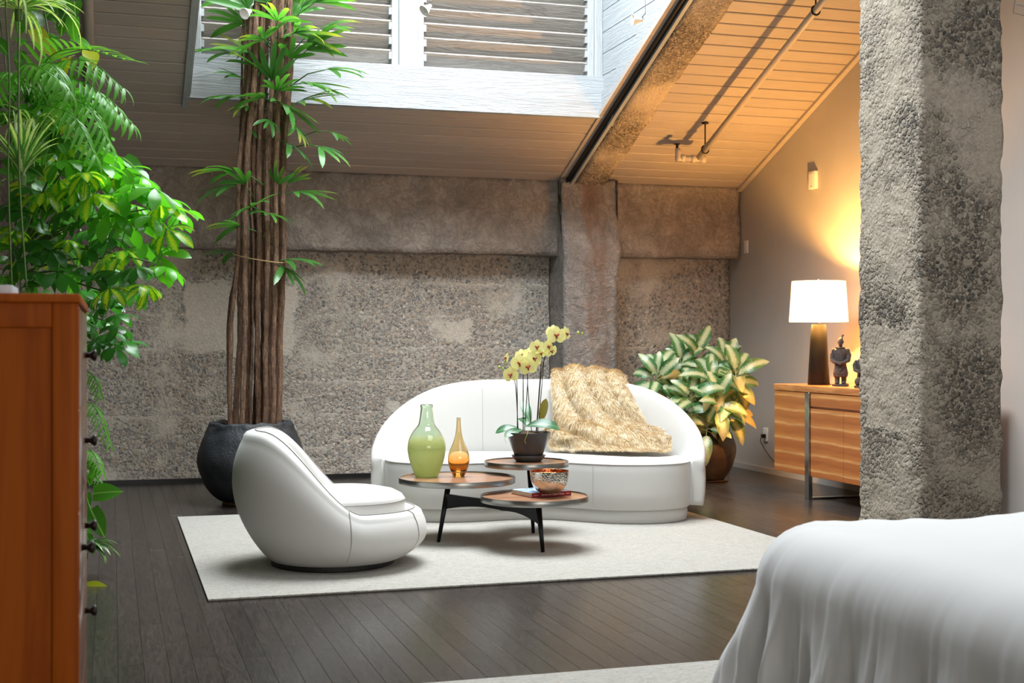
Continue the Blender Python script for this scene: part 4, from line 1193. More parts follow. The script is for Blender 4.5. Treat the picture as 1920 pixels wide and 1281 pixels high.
AG = [agla_mesh(.27, .10, M['leaf_agla'], 1), agla_mesh(.30, .105, M['leaf_agla'], 2), agla_mesh(.24, .095, M['leaf_agla'], 3)]
AGY = [agla_mesh(.27, .10, M['leaf_agla_y'], 1), agla_mesh(.29, .105, M['leaf_agla_y'], 2)]
ros = [(1232,712,11.05,11,.1),(1276,690,11.3,11,.1),(1303,672,11.35,11,.1),(1360,690,11.2,12,.2),(1380,712,11.0,13,.5),(1296,752,10.95,12,.15),(1345,760,10.9,12,.5),(1258,762,11.1,10,.15),(1325,800,10.95,12,.6),(1366,775,11.05,11,.7),(1334,722,11.0,11,.3)]
for px, py, t, n, yel in ros:
    c = P(px, py, t); b0 = ag.location
    MB().tube([q - b0 for q in catmull([Vector((ap.x + (c.x - ap.x) * .3, ap.y + (c.y - ap.y) * .3, .36)), b0.lerp(c, .55) + UP * .06, c], 9)], .011, 6).build('stem', M['stem_green'], ag, True)
    for i in range(n):
        a = i * 2.4 + px * .1; e = 1.3 - 2.0 * (i / n) + rl.uniform(-.2, .2)
        d = (RGT * math.cos(a) - FWD * math.sin(a)) * math.cos(e) + UP * math.sin(e)
        if d.dot(FWD) > .55: d = d - 1.2 * FWD * d.dot(FWD)
        put('leaf', rl.choice(AGY) if rl.random() < yel * (.4 + .9 * i / n) else rl.choice(AG), ag, c + UP * (.05 - .10 * i / n), d, view_dir(0, .6, .9), rl.uniform(.72, 1.02), rl.uniform(-.3, .3))

# ------------------------------------------------------------------ orchid on the back table top
op_ = P(991, 640, 8.2); op_.z = TOPS[2][2] - .0035
ot = thing('orchid_pot', 'dark pewter tapered orchid pot on its saucer', 'pot', op_)
MB().lathe([(0, 0), (.075, 0), (.082, .004), (.108, .036), (.106, .040), (.098, .036), (.07, .012), (0, .012)], 56).build('saucer', M['pot_pewter'], ot, True)
MB().lathe([(0, .013), (.072, .013), (.085, .03), (.11, .09), (.138, .178), (.140, .183), (.136, .184), (.132, .176), (.10, .12), (0, .12)], 64).build('pot_body', M['pot_pewter'], ot, True)
MB().lathe([(0, .150), (.117, .150), (.125, .166), (.07, .186), (0, .192)], 36).build('bark_soil', M['soil'], ot, True)
orc = thing('orchid', 'yellow moth orchid with three flower sprays', 'orchid', (op_.x, op_.y, op_.z + .18))
OB = orc.location
def oleaf(L, w, droop, mat): 
    v, f = blade(L, w, 10, droop, .25, .55, .6); m = mesh_of('orchid_leaf', v, f, True); m.materials.append(mat); return m
for (px, py, dt, r, u, c, L, w, dr, y) in [(985,800,-.02,1,.35,.45,.23,.085,.55,0),(972,803,-.02,-1,.15,.3,.16,.06,.6,0),(980,806,-.03,-.9,-.05,.8,.15,.06,.4,0),(1000,800,.05,1,.1,-.3,.22,.06,.4,0),(995,795,.06,-.3,1,-.4,.20,.065,.35,0),(1012,797,.03,.25,1,.1,.17,.055,-.1,1),(990,800,0,-.3,.5,-.6,.15,.06,.4,0)]:
    o = put('leaf', oleaf(L, w, dr, M['leaf_orchid_y'] if y else M['leaf_orchid']), orc, P(px, py, 8.2 + dt), view_dir(r, u, c), view_dir(0, .6, .8) if u > .6 else view_dir(.1, .75, .65))
def wire(pts, r, name, mat): MB().tube([P(*q) - OB for q in pts], r, 6).build(name, mat, orc, True)
def cwire(pts, r, name, mat): MB().tube([q - OB for q in catmull([P(*q) for q in pts], 22)], r, 6).build(name, mat, orc, True)
wire([(981,815,8.2),(981,700,8.22),(981,634,8.24)], .003, 'stake', M['stem_dark'])
wire([(970,815,8.17),(970,750,8.17),(969,708,8.17)], .003, 'stake', M['stem_dark'])
wire([(1005,815,8.22),(1014,690,8.22),(1018,640,8.22)], .003, 'stake', M['stem_dark'])
cwire([(972,815,8.16),(968,740,8.14),(965,715,8.13),(958,705,8.12),(950,692,8.12),(936,689,8.12)], .0026, 'flower_spike', M['stem_dark'])
cwire([(983,815,8.18),(989,720,8.17),(987,694,8.16),(975,682,8.14),(958,672,8.13),(946,678,8.12)], .0026, 'flower_spike', M['stem_dark'])
cwire([(997,815,8.18),(990,730,8.18),(989,698,8.18),(992,680,8.15)], .0026, 'flower_spike', M['stem_dark'])
cwire([(1006,815,8.2),(1013,720,8.18),(1019,680,8.17),(1030,652,8.15),(1050,630,8.14),(1078,626,8.13),(1092,625,8.13)], .0026, 'flower_spike', M['stem_dark'])
cwire([(1008,815,8.22),(1018,700,8.22),(1021,665,8.19),(1024,648,8.16)], .0026, 'flower_spike', M['stem_dark'])
def petal_mat():
    k = NT('yellow_orchid_petal'); n = k.noise(k.coord(), 120, 2)
    k.p(Base_Color=k.ramp(n, [(.3, lin(228, 225, 138)), (.7, lin(240, 239, 190))]), Roughness=.5)
    tr = k.n('ShaderNodeBsdfTranslucent', i_0=lin(238, 234, 140)); mx = k.n('ShaderNodeMixShader'); mx.inputs[0].default_value = .35
    k.t.links.new(k.b.outputs[0], mx.inputs[1]); k.t.links.new(tr.outputs[0], mx.inputs[2]); k.t.links.new(mx.outputs[0], k.out.inputs[0]); return k.m
M['petal'] = petal_mat(); M['lip'] = plain('maroon_orchid_lip', lin(140, 40, 24), .45); M['bud'] = plain('green_orchid_bud', lin(160, 176, 70), .45)
def petal(L, w, p): 
    v, f = blade(L, w, 7, .18, .12, .62, p); m = mesh_of('petal', v, f, True); m.materials.append(M['petal']); return m
PB, PS = petal(.058, .070, .6), petal(.056, .042, .5)
LIP = MB().lathe([(0, -.004), (.007, -.002), (.009, .006), (.006, .016), (.002, .022), (0, .023)], 10)
LIP.tube([(0, 0, .008), (-.012, .003, .014), (-.014, .008, .02)], [.005, .004, .002], 6); LIP.tube([(0, 0, .008), (.012, .003, .014), (.014, .008, .02)], [.005, .004, .002], 6); LIP.tube([(0, -.002, .01), (0, -.014, .02), (0, -.02, .018)], [.005, .005, .002], 6)
LIPM = LIP.mesh('flower', True); LIPM.materials.append(M['lip'])
def flower(px, py, t, face, roll, s):
    z = view_dir(*face); x = UP.cross(z).normalized(); y = z.cross(x); R = Matrix((x, y, z)).transposed() @ Matrix.Rotation(roll, 3, 'Z')
    o = bpy.data.objects.new('flower', LIPM); COL.objects.link(o); o.parent = orc; o.location = P(px, py, t) - OB; o.rotation_euler = R.to_euler(); o.scale = (s,) * 3
    for ang, me in ((math.pi / 2 * .93, PB), (-math.pi / 2 * .93, PB), (0, PS), (2.35, PS), (-2.35, PS)):
        c = bpy.data.objects.new('petal', me); COL.objects.link(c); c.parent = o; c.location = (0, 0, 0 if me is PS else .002)
        c.rotation_euler = (Matrix.Rotation(ang, 3, 'Z') @ Matrix.Rotation(.12, 3, 'X')).to_euler()
for a in [(958,703,8.09,(-.3,-.1,1),.1,.95),(974,681,8.08,(.1,-.05,1),0,1.05),(990,688,8.07,(.0,-.15,1),.2,1.05),(1001,673,8.09,(.5,.1,1),-.1,1.0),(978,667,8.13,(-.4,.3,1),.2,.85),(993,664,8.15,(.3,.3,1),0,.8),
          (1007,651,8.09,(.0,.0,1),0,.9),(1014,662,8.11,(.4,-.4,1),.3,.75),(1027,650,8.12,(.8,.0,.7),0,.85),(1033,658,8.15,(.6,-.3,.8),.3,.8),(1043,629,8.09,(.1,-.05,1),0,1.1),(1060,626,8.13,(.9,.1,.6),.1,.9),(1036,622,8.15,(-.5,.3,.9),0,.85),(950,672,8.12,(-1,.2,.4),0,.7)]:
    flower(*a)
for px, py, s in [(936,689,1),(943,692,.8),(948,684,.8),(1084,625,1.1),(1092,626,.7),(950,695,.9),(955,690,.9)]:
    MB().lathe([(0, -.012), (.006, -.006), (.008, .002), (.005, .010), (0, .014)], 10).build('bud', M['bud'], orc, True, loc=P(px, py, 8.12) - OB).scale = (s,) * 3
cwire([(990,808,8.06),(988,816,8.04),(984,826,8.04),(986,832,8.04)], .0012, 'air_root', M['bud']); cwire([(948,812,8.08),(946,822,8.07),(950,832,8.07)], .001, 'air_root', M['bud'])
# ------------------------------------------------------------------ sideboard along the right wall
def veneer():
    k = NT('banded_cherry_veneer'); co = k.coord(); x, y, z = k.xyz(co)
    n = k.noise(k.coord(scale=(30, 3, 60)), 1.0, 5, .6, .8)
    f = k.math('FRACT', k.math('ADD', k.math('MULTIPLY', z, 1 / .112), k.math('MULTIPLY', k.math('SUBTRACT', k.noise(k.coord(scale=(1, .6, 1)), 3, 3), .5), .35)))
    c = k.ramp(f, [(0, lin(214, 150, 86)), (.12, lin(196, 122, 62)), (.5, lin(172, 98, 48)), (.85, lin(186, 112, 56)), (.95, lin(222, 166, 104)), (1, lin(214, 150, 86))])
    c = k.mix(k.ramp(n, [(.35, .35), (.6, 0)]), c, lin(134, 70, 34))
    k.p(Base_Color=c, Roughness=.32, Coat_Weight=.25, Coat_Roughness=.2); return k.m
M['veneer'] = veneer()
M['cherry'] = wood('cherry_top', lin(172, 98, 48), lin(212, 142, 82), 1, .28, .7, .04, .03, .3)
M['chrome'] = plain('polished_steel', lin(196, 196, 196), .12, 1.0)
SX0, SX1, SY0, SY1, SZ0, SZ1 = 5.07, 5.60, 7.33, 9.40, .175, .862
sb = thing('sideboard', 'banded cherry wood sideboard with polished steel legs', 'sideboard', ((SX0 + SX1) / 2, (SY0 + SY1) / 2, 0))
sl = lambda x, y, z: (x - sb.location.x, y - sb.location.y, z)
bbox('carcass', sl(SX0 + .022, SY0 + .004, SZ0), sl(SX1, SY1 - .004, .81), .002, M['cherry'], sb, 1)
bbox('top', sl(SX0 - .004, SY0, .812), sl(SX1 + .005, SY1, SZ1), .003, M['cherry'], sb)
def front(name, y0, y1, z0, z1): return bbox(name, sl(SX0, y0 + .002, z0), sl(SX0 + .021, y1 - .002, z1), .002, M['veneer'], sb, 1)
front('door', 8.90, 9.396, SZ0, .808); front('door', 8.36, 8.83, SZ0, .69); front('door', 7.895, 8.36, SZ0, .69); front('door', 7.334, 7.83, SZ0, .808)
front('drawer', 7.895, 8.83, .708, .808)
for y in (8.865, 7.8625):
    g = bbox('leg', sl(SX0 - .012, y - .03, 0), sl(SX0 + .021, y + .03, .81), .002, M['chrome'], sb, 1)
    bbox('foot_bar', sl(SX0 + .021, y - .03, 0), sl(SX1 - .03, y + .03, .012), .002, M['chrome'], g, 1)
    bbox('rear_leg', sl(SX1 - .03, y - .03, 0), sl(SX1 - .018, y + .03, SZ0), .002, M['chrome'], g, 1)

# ------------------------------------------------------------------ table lamp
lp = P(1535, 640, 10.2); lp.z = SZ1
lamp = thing('table_lamp', 'lit table lamp with tapered black base and white drum shade', 'lamp', lp)
MB().lathe([(0, 0), (.083, 0), (.085, .004), (.058, .46), (.052, .47), (0, .47)], 56).build('lamp_base', pot_mat('black_leather_lamp_base', lin(14, 13, 12), lin(24, 22, 21), .1, 12, .5), lamp, True)
auto_smooth(lamp.children[0], 40); lamp.children[0].data.materials[0].node_tree.nodes['Principled BSDF'].inputs['Specular IOR Level'].default_value = .2
MB().tube([(0, 0, .468), (0, 0, .80)], .006, 10).build('harp_rod', M['chrome'], lamp)
k = NT('lit_linen_shade'); k.p(Base_Color=lin(244, 236, 222), Roughness=.8, Emission_Color=(1.0, .80, .56, 1), Emission_Strength=.9)
tr = k.n('ShaderNodeBsdfTranslucent', i_0=(.9, .82, .68, 1)); mx = k.n('ShaderNodeMixShader'); mx.inputs[0].default_value = .3
k.t.links.new(k.b.outputs[0], mx.inputs[1]); k.t.links.new(tr.outputs[0], mx.inputs[2]); k.t.links.new(mx.outputs[0], k.out.inputs[0])
M['shade'] = k.m
MB().lathe([(.2265, .492), (.206, .808), (.2045, .808), (.225, .492), (.2265, .492)], 64).build('lamp_shade', M['shade'], lamp, True)
auto_smooth(lamp.children[-1], 40)
sp_ = MB()
for a in (0, 2.094, 4.189): sp_.tube([(0, 0, .796), (.205 * math.cos(a), .205 * math.sin(a), .80)], .0025, 6)
sp_.build('shade_spider', M['chrome'], lamp)
MB().lathe([(0, .798), (.008, .80), (.011, .815), (.006, .828), (0, .832)], 14).build('finial', M['chrome'], lamp, True)
k = NT('glowing_bulb'); k.p(Base_Color=(1, .9, .75, 1), Emission_Color=(1, .72, .42, 1), Emission_Strength=6.0)
MB().lathe([(0, .56), (.012, .562), (.014, .59), (.028, .63), (.03, .65), (.02, .672), (0, .678)], 20).build('bulb', k.m, lamp, True)
bl = bpy.data.lights.new('lamp_bulb_light', 'POINT'); bl.energy = 230; bl.color = (1.0, .50, .115); bl.shadow_soft_size = .035
blo = bpy.data.objects.new('lamp_bulb_light', bl); COL.objects.link(blo); blo.parent = lamp; blo.location = (0, 0, .70)
cd = [P(1552, 713, 10.25), P(1560, 712, 10.2), P(1572, 716, 10.2), P(1590, 722, 10.4)]
for q in cd: q.z = SZ1 + .004
MB().tube([q - lp for q in catmull([lp + Vector((.05, .02, .004)), *cd], 16)], .003, 6).build('cord', plain('brown_cord', lin(80, 52, 34), .5), lamp, True)

# ------------------------------------------------------------------ terracotta figures
M['terracotta'] = pot_mat('grey_terracotta', lin(58, 54, 54), lin(96, 88, 84), .5, 60, .85)
def remeshed(mb, name, voxel, mat, parent, loc=None):
    m = mb.mesh(name); tmp = bpy.data.objects.new('tmp', m); COL.objects.link(tmp)
    md = tmp.modifiers.new('r', 'REMESH'); md.mode = 'VOXEL'; md.voxel_size = voxel; md.use_smooth_shade = True
    sm = tmp.modifiers.new('s', 'SMOOTH'); sm.iterations = 2; sm.factor = .4
    dg = bpy.context.evaluated_depsgraph_get(); dg.update()
    r = bpy.data.meshes.new_from_object(tmp.evaluated_get(dg)); bpy.data.objects.remove(tmp)
    r.polygons.foreach_set('use_smooth', [True] * len(r.polygons)); r.materials.clear()
    return link(name, r, mat, parent, loc)
def ell(mb, c, rx, ry, rz, n=14):
    mb.lathe([(math.sin(math.pi * i / n) if 0 < i < n else 0, -math.cos(math.pi * i / n) * rz) for i in range(n + 1)], 18, c, rx, ry)
def loft(mb, secs, n=20):
    """secs: z, rx, ry, cx, cy"""
    rows = []
    for z, rx, ry, cx, cy in secs:
        rows.append([len(mb.v) + i for i in range(n)]); mb.v += [(cx + rx * math.cos(2 * math.pi * i / n), cy + ry * math.sin(2 * math.pi * i / n), z) for i in range(n)]
    for a, b in zip(rows, rows[1:]):
        for i in range(n): mb.f.append((a[i], a[(i + 1) % n], b[(i + 1) % n], b[i]))
    mb.f += [tuple(rows[0][::-1]), tuple(rows[-1])]
fp = P(1576, 640, 9.9); fp.z = SZ1
# local: -y faces the viewer's left front
wr_ = thing('warrior_figurine', 'standing terracotta warrior figurine with hands clasped beside the lamp', 'figurine', fp, math.radians(-40))
bbox('plinth', (-.055, -.05, 0), (.055, .05, .017), .003, M['terracotta'], wr_, 1)
b = MB()
for s in (-1, 1):
    b.tube([(s * .024, -.004, .016), (s * .025, 0, .05), (s * .023, 0, .10)], [.017, .019, .022], 12)
    ell(b, (s * .025, -.016, .024), .015, .030, .010)
loft(b, [(.070, .050, .040, 0, 0), (.078, .056, .045, 0, 0), (.092, .055, .044, 0, 0), (.094, .058, .047, 0, 0), (.105, .056, .045, 0, 0), (.15, .046, .036, 0, 0), (.185, .040, .031, 0, 0), (.21, .044, .033, 0, 0), (.25, .052, .036, 0, 0), (.275, .050, .032, 0, 0), (.288, .034, .024, 0, 0), (.295, .018, .016, 0, 0)])
for s in (-1, 1):
    b.tube([(s * .046, .0, .272), (s * .062, .002, .235), (s * .060, -.012, .195), (s * .035, -.040, .180), (s * .008, -.048, .176)], [.017, .019, .017, .013, .009], 12)
    ell(b, (s * .05, 0, .268), .02, .018, .02)
ell(b, (0, -.048, .175), .016, .011, .010)
for i in range(4): b.tube([(-.012 + .007 * i, -.055, .178), (-.010 + .007 * i, -.060, .168), (-.008 + .007 * i, -.055, .160)], [.0042, .004, .003], 6)
b.tube([(0, 0, .285), (0, -.002, .315)], .014, 12)                                   # neck
ell(b, (0, -.004, .335), .0215, .025, .030)                                          # head
ell(b, (0, -.029, .333), .0045, .006, .007); ell(b, (0, -.024, .318), .010, .007, .006)  # nose, beard
for s in (-1, 1): ell(b, (s * .0215, 0, .335), .004, .006, .009); ell(b, (s * .009, -.025, .340), .005, .003, .0025)
ell(b, (0, .004, .358), .018, .018, .010); b.tube([(.006, .006, .36), (.012, .008, .378)], [.008, .006], 10); ell(b, (.016, .006, .384), .010, .007, .008)
b.tube([(-.04, -.02, .292), (0, -.03, .290), (.04, -.02, .292)], [.004, .006, .004], 8)
b.tube([(-.030, -.038, .165), (0, -.050, .112), (.030, -.038, .165)], [.004, .005, .004], 8)
remeshed(b, 'figure_body', .0032, M['terracotta'], wr_)
kp = P(1619, 640, 9.55); kp.z = SZ1
kn = thing('kneeling_figurine', 'kneeling terracotta figurine half hidden behind the column', 'figurine', kp, math.radians(-40))
bbox('plinth', (-.06, -.055, 0), (.06, .055, .017), .003, M['terracotta'], kn, 1)
b = MB()
b.tube([(-.03, .03, .03), (-.034, -.02, .035), (-.034, -.04, .05)], [.02, .024, .02], 12); ell(b, (-.034, -.03, .045), .026, .03, .03)
b.tube([(.03, -.03, .02), (.032, -.034, .09), (.025, .0, .105)], [.018, .022, .024], 12); ell(b, (.032, -.045, .024), .016, .028, .011)
loft(b, [(.02, .04, .04, 0, .02), (.06, .05, .046, 0, .014), (.10, .046, .04, 0, .01), (.13, .040, .032, 0, .006), (.17, .050, .034, 0, .004), (.20, .048, .03, 0, .002), (.212, .03, .022, 0, 0), (.22, .018, .016, 0, 0)])
for s in (-1, 1): b.tube([(s * .045, 0, .198), (s * .062, 0, .165), (s * .056, -.02, .13), (s * .03, -.045, .115)], [.016, .018, .016, .010], 12); ell(b, (s * .024, -.048, .113), .013, .012, .010)
b.tube([(0, 0, .21), (0, -.002, .24)], .013, 12); ell(b, (0, -.004, .258), .0205, .024, .029); ell(b, (0, -.028, .256), .0045, .006, .007); ell(b, (.006, .004, .288), .012, .012, .012)
remeshed(b, 'figure_body', .0032, M['terracotta'], kn)

# ------------------------------------------------------------------ wall plates
def plate(name, label, px, py, w, h, d, extra=None):
    X = XW; u = (px - 960) / FPX; t = X / (math.sin(YAW) + math.cos(YAW) * u); p = P(px, py, t)
    o = thing(name, label, 'wall plate' if name != 'thermostat' else 'thermostat', (XW, p.y, p.z))
    bbox('cover', (-d, -w / 2, -h / 2), (0, w / 2, h / 2), .004, M['white_plastic'], o)
    if extra == 'switch': bbox('rocker', (-d - .004, -.016, -.035), (-d + .001, .016, .035), .002, M['white_plastic'], o, 1)
    if extra == 'sensor':
        bbox('face_panel', (-d - .003, -w * .28, -h * .26), (-d + .001, w * .28, h * .38), .002, M['white_plastic'], o, 1)
        bbox('indicator', (-d - .002, -.008, -h * .37), (-d + .001, .008, -h * .33), .0008, M['dark_metal'], o, 1)
    if extra == 'outlet':
        bbox('plug', (-d - .035, -.018, -.03), (-d + .001, .018, .005), .004, M['dark_metal'], o)
        b0 = Vector((-d - .03, 0, -.012)); end = Vector((-.03, -.85, -.24))
        MB().tube(catmull([b0, b0 + Vector((-.02, -.02, -.06)), Vector((-.02, -.16, -.22)), Vector((-.012, -.4, -.28)), end], 24), .004, 6).build('cord', M['dark_metal'], o, True)
    return o
plate('thermostat', 'tall white sensor box high on the taupe wall under the slope', 1528, 338, .105, .150, .035, 'sensor')
plate('switch_plate', 'small white switch plate beside the concrete beam end', 1400, 463, .075, .118, .012, 'switch')
plate('power_outlet', 'power outlet with plugged cord low on the taupe wall', 1437, 815, .08, .125, .014, 'outlet')

# ------------------------------------------------------------------ sprinkler pipes below the ceiling
def slope_pt(px, py, below):
    """the point below the sloped ceiling seen at that pixel"""
    d = P(px, py, 1.0) - Vector((0, 0, CAMH)); t = (ZC + SL * YC - below - CAMH) / (d.z + SL * d.y); return P(px, py, t)
e = slope_pt(1309, 297, .23); X = e.x
far = Vector((X, 6.7, slope_z(6.7) - .23))
pi_ = thing('sprinkler_pipe', 'long painted sprinkler pipe hanging under the right-hand ceiling slope', 'pipe', e)
MB().tube([Vector((0, 0, 0)), far - e], .027, 16).build('pipe_run', M['pipe_paint'], pi_, True)
MB().tube([(.06, .0, -.005), (-.17, .01, -.005)], .027, 16).build('tee_arm', M['pipe_paint'], pi_, True)
for x0, x1 in ((.065, .02), (-.03, -.065), (-.125, -.17)): MB().tube([(x0, 0, -.005), (x1, .004, -.005)], .034, 16).build('collar', M['pipe_paint'], pi_, True)
MB().tube([(-.17, .01, -.03), (-.178, .01, 0), (-.182, .01, .04), (-.19, .012, .08)], [.036, .034, .028, .02], 14).build('elbow', M['pipe_paint'], pi_, True)
MB().lathe([(0, 0), (.012, 0), (.012, .03), (.026, .036), (.026, .042), (0, .044)], 14, (-.192, .012, .078)).build('sprinkler_head', M['dark_metal'], pi_)
def hanger(y):
    q = Vector((0, y - e.y, slope_z(y) - .23 - e.z)); g = MB()
    g.tube([q + Vector((.034 * math.cos(a), 0, .034 * math.sin(a))) for a in np.linspace(0, 6.283, 17)], .006, 6, False)
    g.tube([q + UP * .034, q + UP * .225], .006, 6); g.lathe([(0, 0), (.028, 0), (.03, .012), (0, .014)], 12, tuple(q + UP * .218))
    g.build('hanger', M['dark_metal'], pi_, True)
hanger(e.y - .14); hanger(8.35); hanger(6.9)
e2 = slope_pt(166, 40, .06)
pl2 = thing('ceiling_pipe', 'grey pipe running up the shaded ceiling behind the feathery palm', 'pipe', (e2.x, 10.9, slope_z(10.9) - .06))
yy = 7.0; b0 = Vector((e2.x, 10.9, slope_z(10.9) - .06)); b1 = Vector((e2.x, yy, slope_z(yy) - .06))
MB().tube([Vector(), b1 - b0], .035, 14).build('pipe_run', M['pipe_paint'], pl2, True)
for y in (10.4, 8.8, 7.4):
    q = Vector((0, y - 10.9, slope_z(y) - .06 - b0.z)); MB().tube([q + Vector((0, .015, -.0)), q + Vector((0, -.015, .006))], .042, 14).build('clamp', M['dark_metal'], pl2)

# ------------------------------------------------------------------ small spotlights on cables in the shaft
def spot(label, px, py, t, aim, s=1.0):
    c = P(px, py, t); o = thing('cable_spotlight', label, 'spotlight', c, group='small spotlights on cables')
    d = view_dir(*aim)
    hm = MB().lathe([(0, -.05), (.012, -.05), (.016, -.03), (.030, -.004), (.040, .02), (.042, .024), (.038, .024), (.03, .008), (0, .0)], 24).mesh('lamp_head', True); hm.materials.append(M['white_plastic'])
    h = bpy.data.objects.new('lamp_head', hm); COL.objects.link(h); h.parent = o; h.rotation_euler = d.to_track_quat('Z', 'Y').to_euler(); h.scale = (s,) * 3
    b = -d * .05
    MB().tube([b, b + UP * .03, b + UP * .05 + RGT * .02], .006, 6).build('bracket', M['grey_metal'], o, True)
    MB().tube([b + UP * .05 + RGT * .02, Vector((b.x + .02, b.y, ZT - c.z - .02))], .0022, 5).build('suspension_wire', M['grey_metal'], o)
    return o
spot('small white spotlight hanging among the palm leaves', 462, 24, 9.3, (-.5, -.5, .8))
spot('small white spotlight hanging before the louvre post', 799, 17, 9.2, (-.7, -.7, .5))
spot('small white spotlight hanging by the shaft cheek', 1192, 37, 9.2, (-1, .0, .25))
def cable(label, pts):
    p = [P(*q) for q in pts]; o = MB().tube([q - p[0] for q in p], .0025, 5).build('tension_cable', M['grey_metal'], None, True, loc=p[0]); return tag(o, label, 'cable', 'thin steel cables')
cable('thin steel cable slanting down at the right edge past the column', [(1905, 8, 6.6), (1930, 14, 6.6), (1990, 26, 6.6)])
cable('thin steel cable rising steeply at the top right corner', [(1912, -60, 6.9), (1900, 24, 6.9), (1960, 40, 6.9)])
# ------------------------------------------------------------------ fur throw over the sofa back
def fur_throw():
    r = random.Random(5)
    # rows of control points in sofa coordinates, from behind the back over its head, down to the seat and along it
    W = SOFA_M
    rows = [
        [(.12,.66,.62),(.24,.68,.60),(.38,.67,.60),(.50,.66,.60),(.60,.63,.58)],
        [(.10,.60,.915),(.22,.60,.945),(.36,.60,.94),(.48,.58,.925),(.60,.56,.885)],
        [(.10,.46,.86),(.22,.43,.90),(.37,.42,.885),(.50,.42,.865),(.63,.42,.82)],
        [(.12,.38,.71),(.24,.35,.75),(.40,.33,.745),(.54,.34,.72),(.68,.35,.68)],
        [(.10,.34,.57),(.24,.28,.62),(.42,.25,.62),(.58,.27,.59),(.74,.29,.56)],
        [(.08,.28,.48),(.24,.20,.52),(.44,.15,.53),(.64,.17,.505),(.82,.22,.48)],
        [(.06,.20,.432),(.26,.09,.442),(.50,.01,.45),(.72,.02,.445),(.90,.10,.44)],
        [(.10,.11,.420),(.32,-.01,.421),(.56,-.11,.422),(.77,-.13,.422),(.90,-.02,.421)]]
    nu, nv = 96, 120
    mid = [catmull(row, nu) for row in rows]
    cols = [catmull([mid[j][i] for j in range(len(rows))], nv) for i in range(nu)]
    G = np.array([[tuple(q) for q in c] for c in cols])            # (nu, nv, 3)
    du = np.gradient(G, axis=0); dv = np.gradient(G, axis=1); N = np.cross(du, dv); N /= np.linalg.norm(N, axis=2, keepdims=True) + 1e-9
    if N[nu // 2, nv // 2, 1] > 0: N = -N
    for i in range(nu):
        for j in range(nv):
            u, v = i / (nu - 1), j / (nv - 1)
            sway = u + .08 * math.sin(v * 4 + 1) - .30 * v * v * (1 - .4 * u)
            fold = abs(math.sin(sway * 11.0 + .9 * math.sin(v * 5))) ** .75
            cross = abs(math.sin(v * 9.5 - u * 4.2 + 1.5 * noise.noise(Vector((u * 2, v * 2, 0))))) ** .7
            a = .07 * (.45 + .55 * smoothstep(.15, .5, v)) * (1 if .12 < v else .6) * (1 - .6 * smoothstep(.72, .9, v))
            h = a * fold + .060 * smoothstep(.58, .78, v) * cross + .008 * noise.noise(Vector((u * 6, v * 7, 3)))
            h = h * (1 - .75 * smoothstep(.88, 1, v)) + .008
            G[i, j] += N[i, j] * max(.008, h)
            # uneven hem
            G[i, j] += np.array((0, -1, 0)) * .03 * smoothstep(.85, 1, v) * noise.noise(Vector((u * 8, 0, 5)))
    P4 = np.array(W)
    G = G @ P4[:3, :3].T + P4[:3, 3]
    base = Vector(G[nu // 2, -1]); base.z = SOFA.location.z + .416
    th_ = thing('fur_throw', 'long-haired golden beige fur throw slung over the sofa back onto the seat', 'throw blanket', base)
    G -= np.array(base)
    idx = np.arange(nu * nv).reshape(nu, nv)
    F = np.stack([idx[:-1, :-1], idx[1:, :-1], idx[1:, 1:], idx[:-1, 1:]], -1).reshape(-1, 4)
    k = NT('beige_fur_hide'); k.p(Base_Color=lin(220, 194, 148), Roughness=.9)
    o = link('hide', mesh_np('hide', G.reshape(-1, 3), F), k.m, th_)
    sd = o.modifiers.new('thick', 'SOLIDIFY'); sd.thickness = .008; sd.offset = 0
    # hair
    n = 75000
    fu = rng.uniform(0, nu - 1.001, n); fv_ = rng.uniform(2, nv - 1.001, n); iu, iv = fu.astype(int), fv_.astype(int); a, b = (fu - iu)[:, None], (fv_ - iv)[:, None]
    p = (G[iu, iv] * (1 - a) + G[iu + 1, iv] * a) * (1 - b) + (G[iu, iv + 1] * (1 - a) + G[iu + 1, iv + 1] * a) * b
    du = np.gradient(G, axis=0); dv = np.gradient(G, axis=1); N2 = np.cross(du, dv); N2 /= np.linalg.norm(N2, axis=2, keepdims=True) + 1e-9
    if N2[nu // 2, nv // 2, 1] > 0: N2 = -N2
    nn = N2[iu, iv]; dd = dv[iu, iv]; dd /= np.linalg.norm(dd, axis=1, keepdims=True) + 1e-9; uu = du[iu, iv]; uu /= np.linalg.norm(uu, axis=1, keepdims=True) + 1e-9
    # tufts: neighbouring hairs lean together
    cl = np.array([[noise.noise(Vector((x * .35, y * .35, 0))), noise.noise(Vector((x * .35, y * .35, 9)))] for x, y in zip(fu, fv_)])
    dirs = nn * .6 + dd * (.75 + .3 * cl[:, :1]) + uu * (.45 * cl[:, 1:]) + rng.normal(0, .2, (n, 3)); dirs /= np.linalg.norm(dirs, axis=1, keepdims=True)
    L = (rng.uniform(.020, .042, n) * (1 + .4 * cl[:, 0]))[:, None]
    side = np.cross(dirs, nn + rng.normal(0, .4, (n, 3))); side /= np.linalg.norm(side, axis=1, keepdims=True) + 1e-9
    w = .0011
    m1 = p + dirs * L * .55 + nn * .0015; tip = p + dirs * L + dd * L * .28 - np.array((0, 0, 1)) * L * .15
    V = np.stack([p - side * w, p + side * w, m1 - side * w * .8, m1 + side * w * .8, tip], 1).reshape(-1, 3)
    b0 = (np.arange(n) * 5)[:, None]; T = np.concatenate([b0 + np.array([[0, 1, 3]]), b0 + np.array([[0, 3, 2]]), b0 + np.array([[2, 3, 4]])], 0)
    k = NT('golden_fur_hair'); co = k.coord()
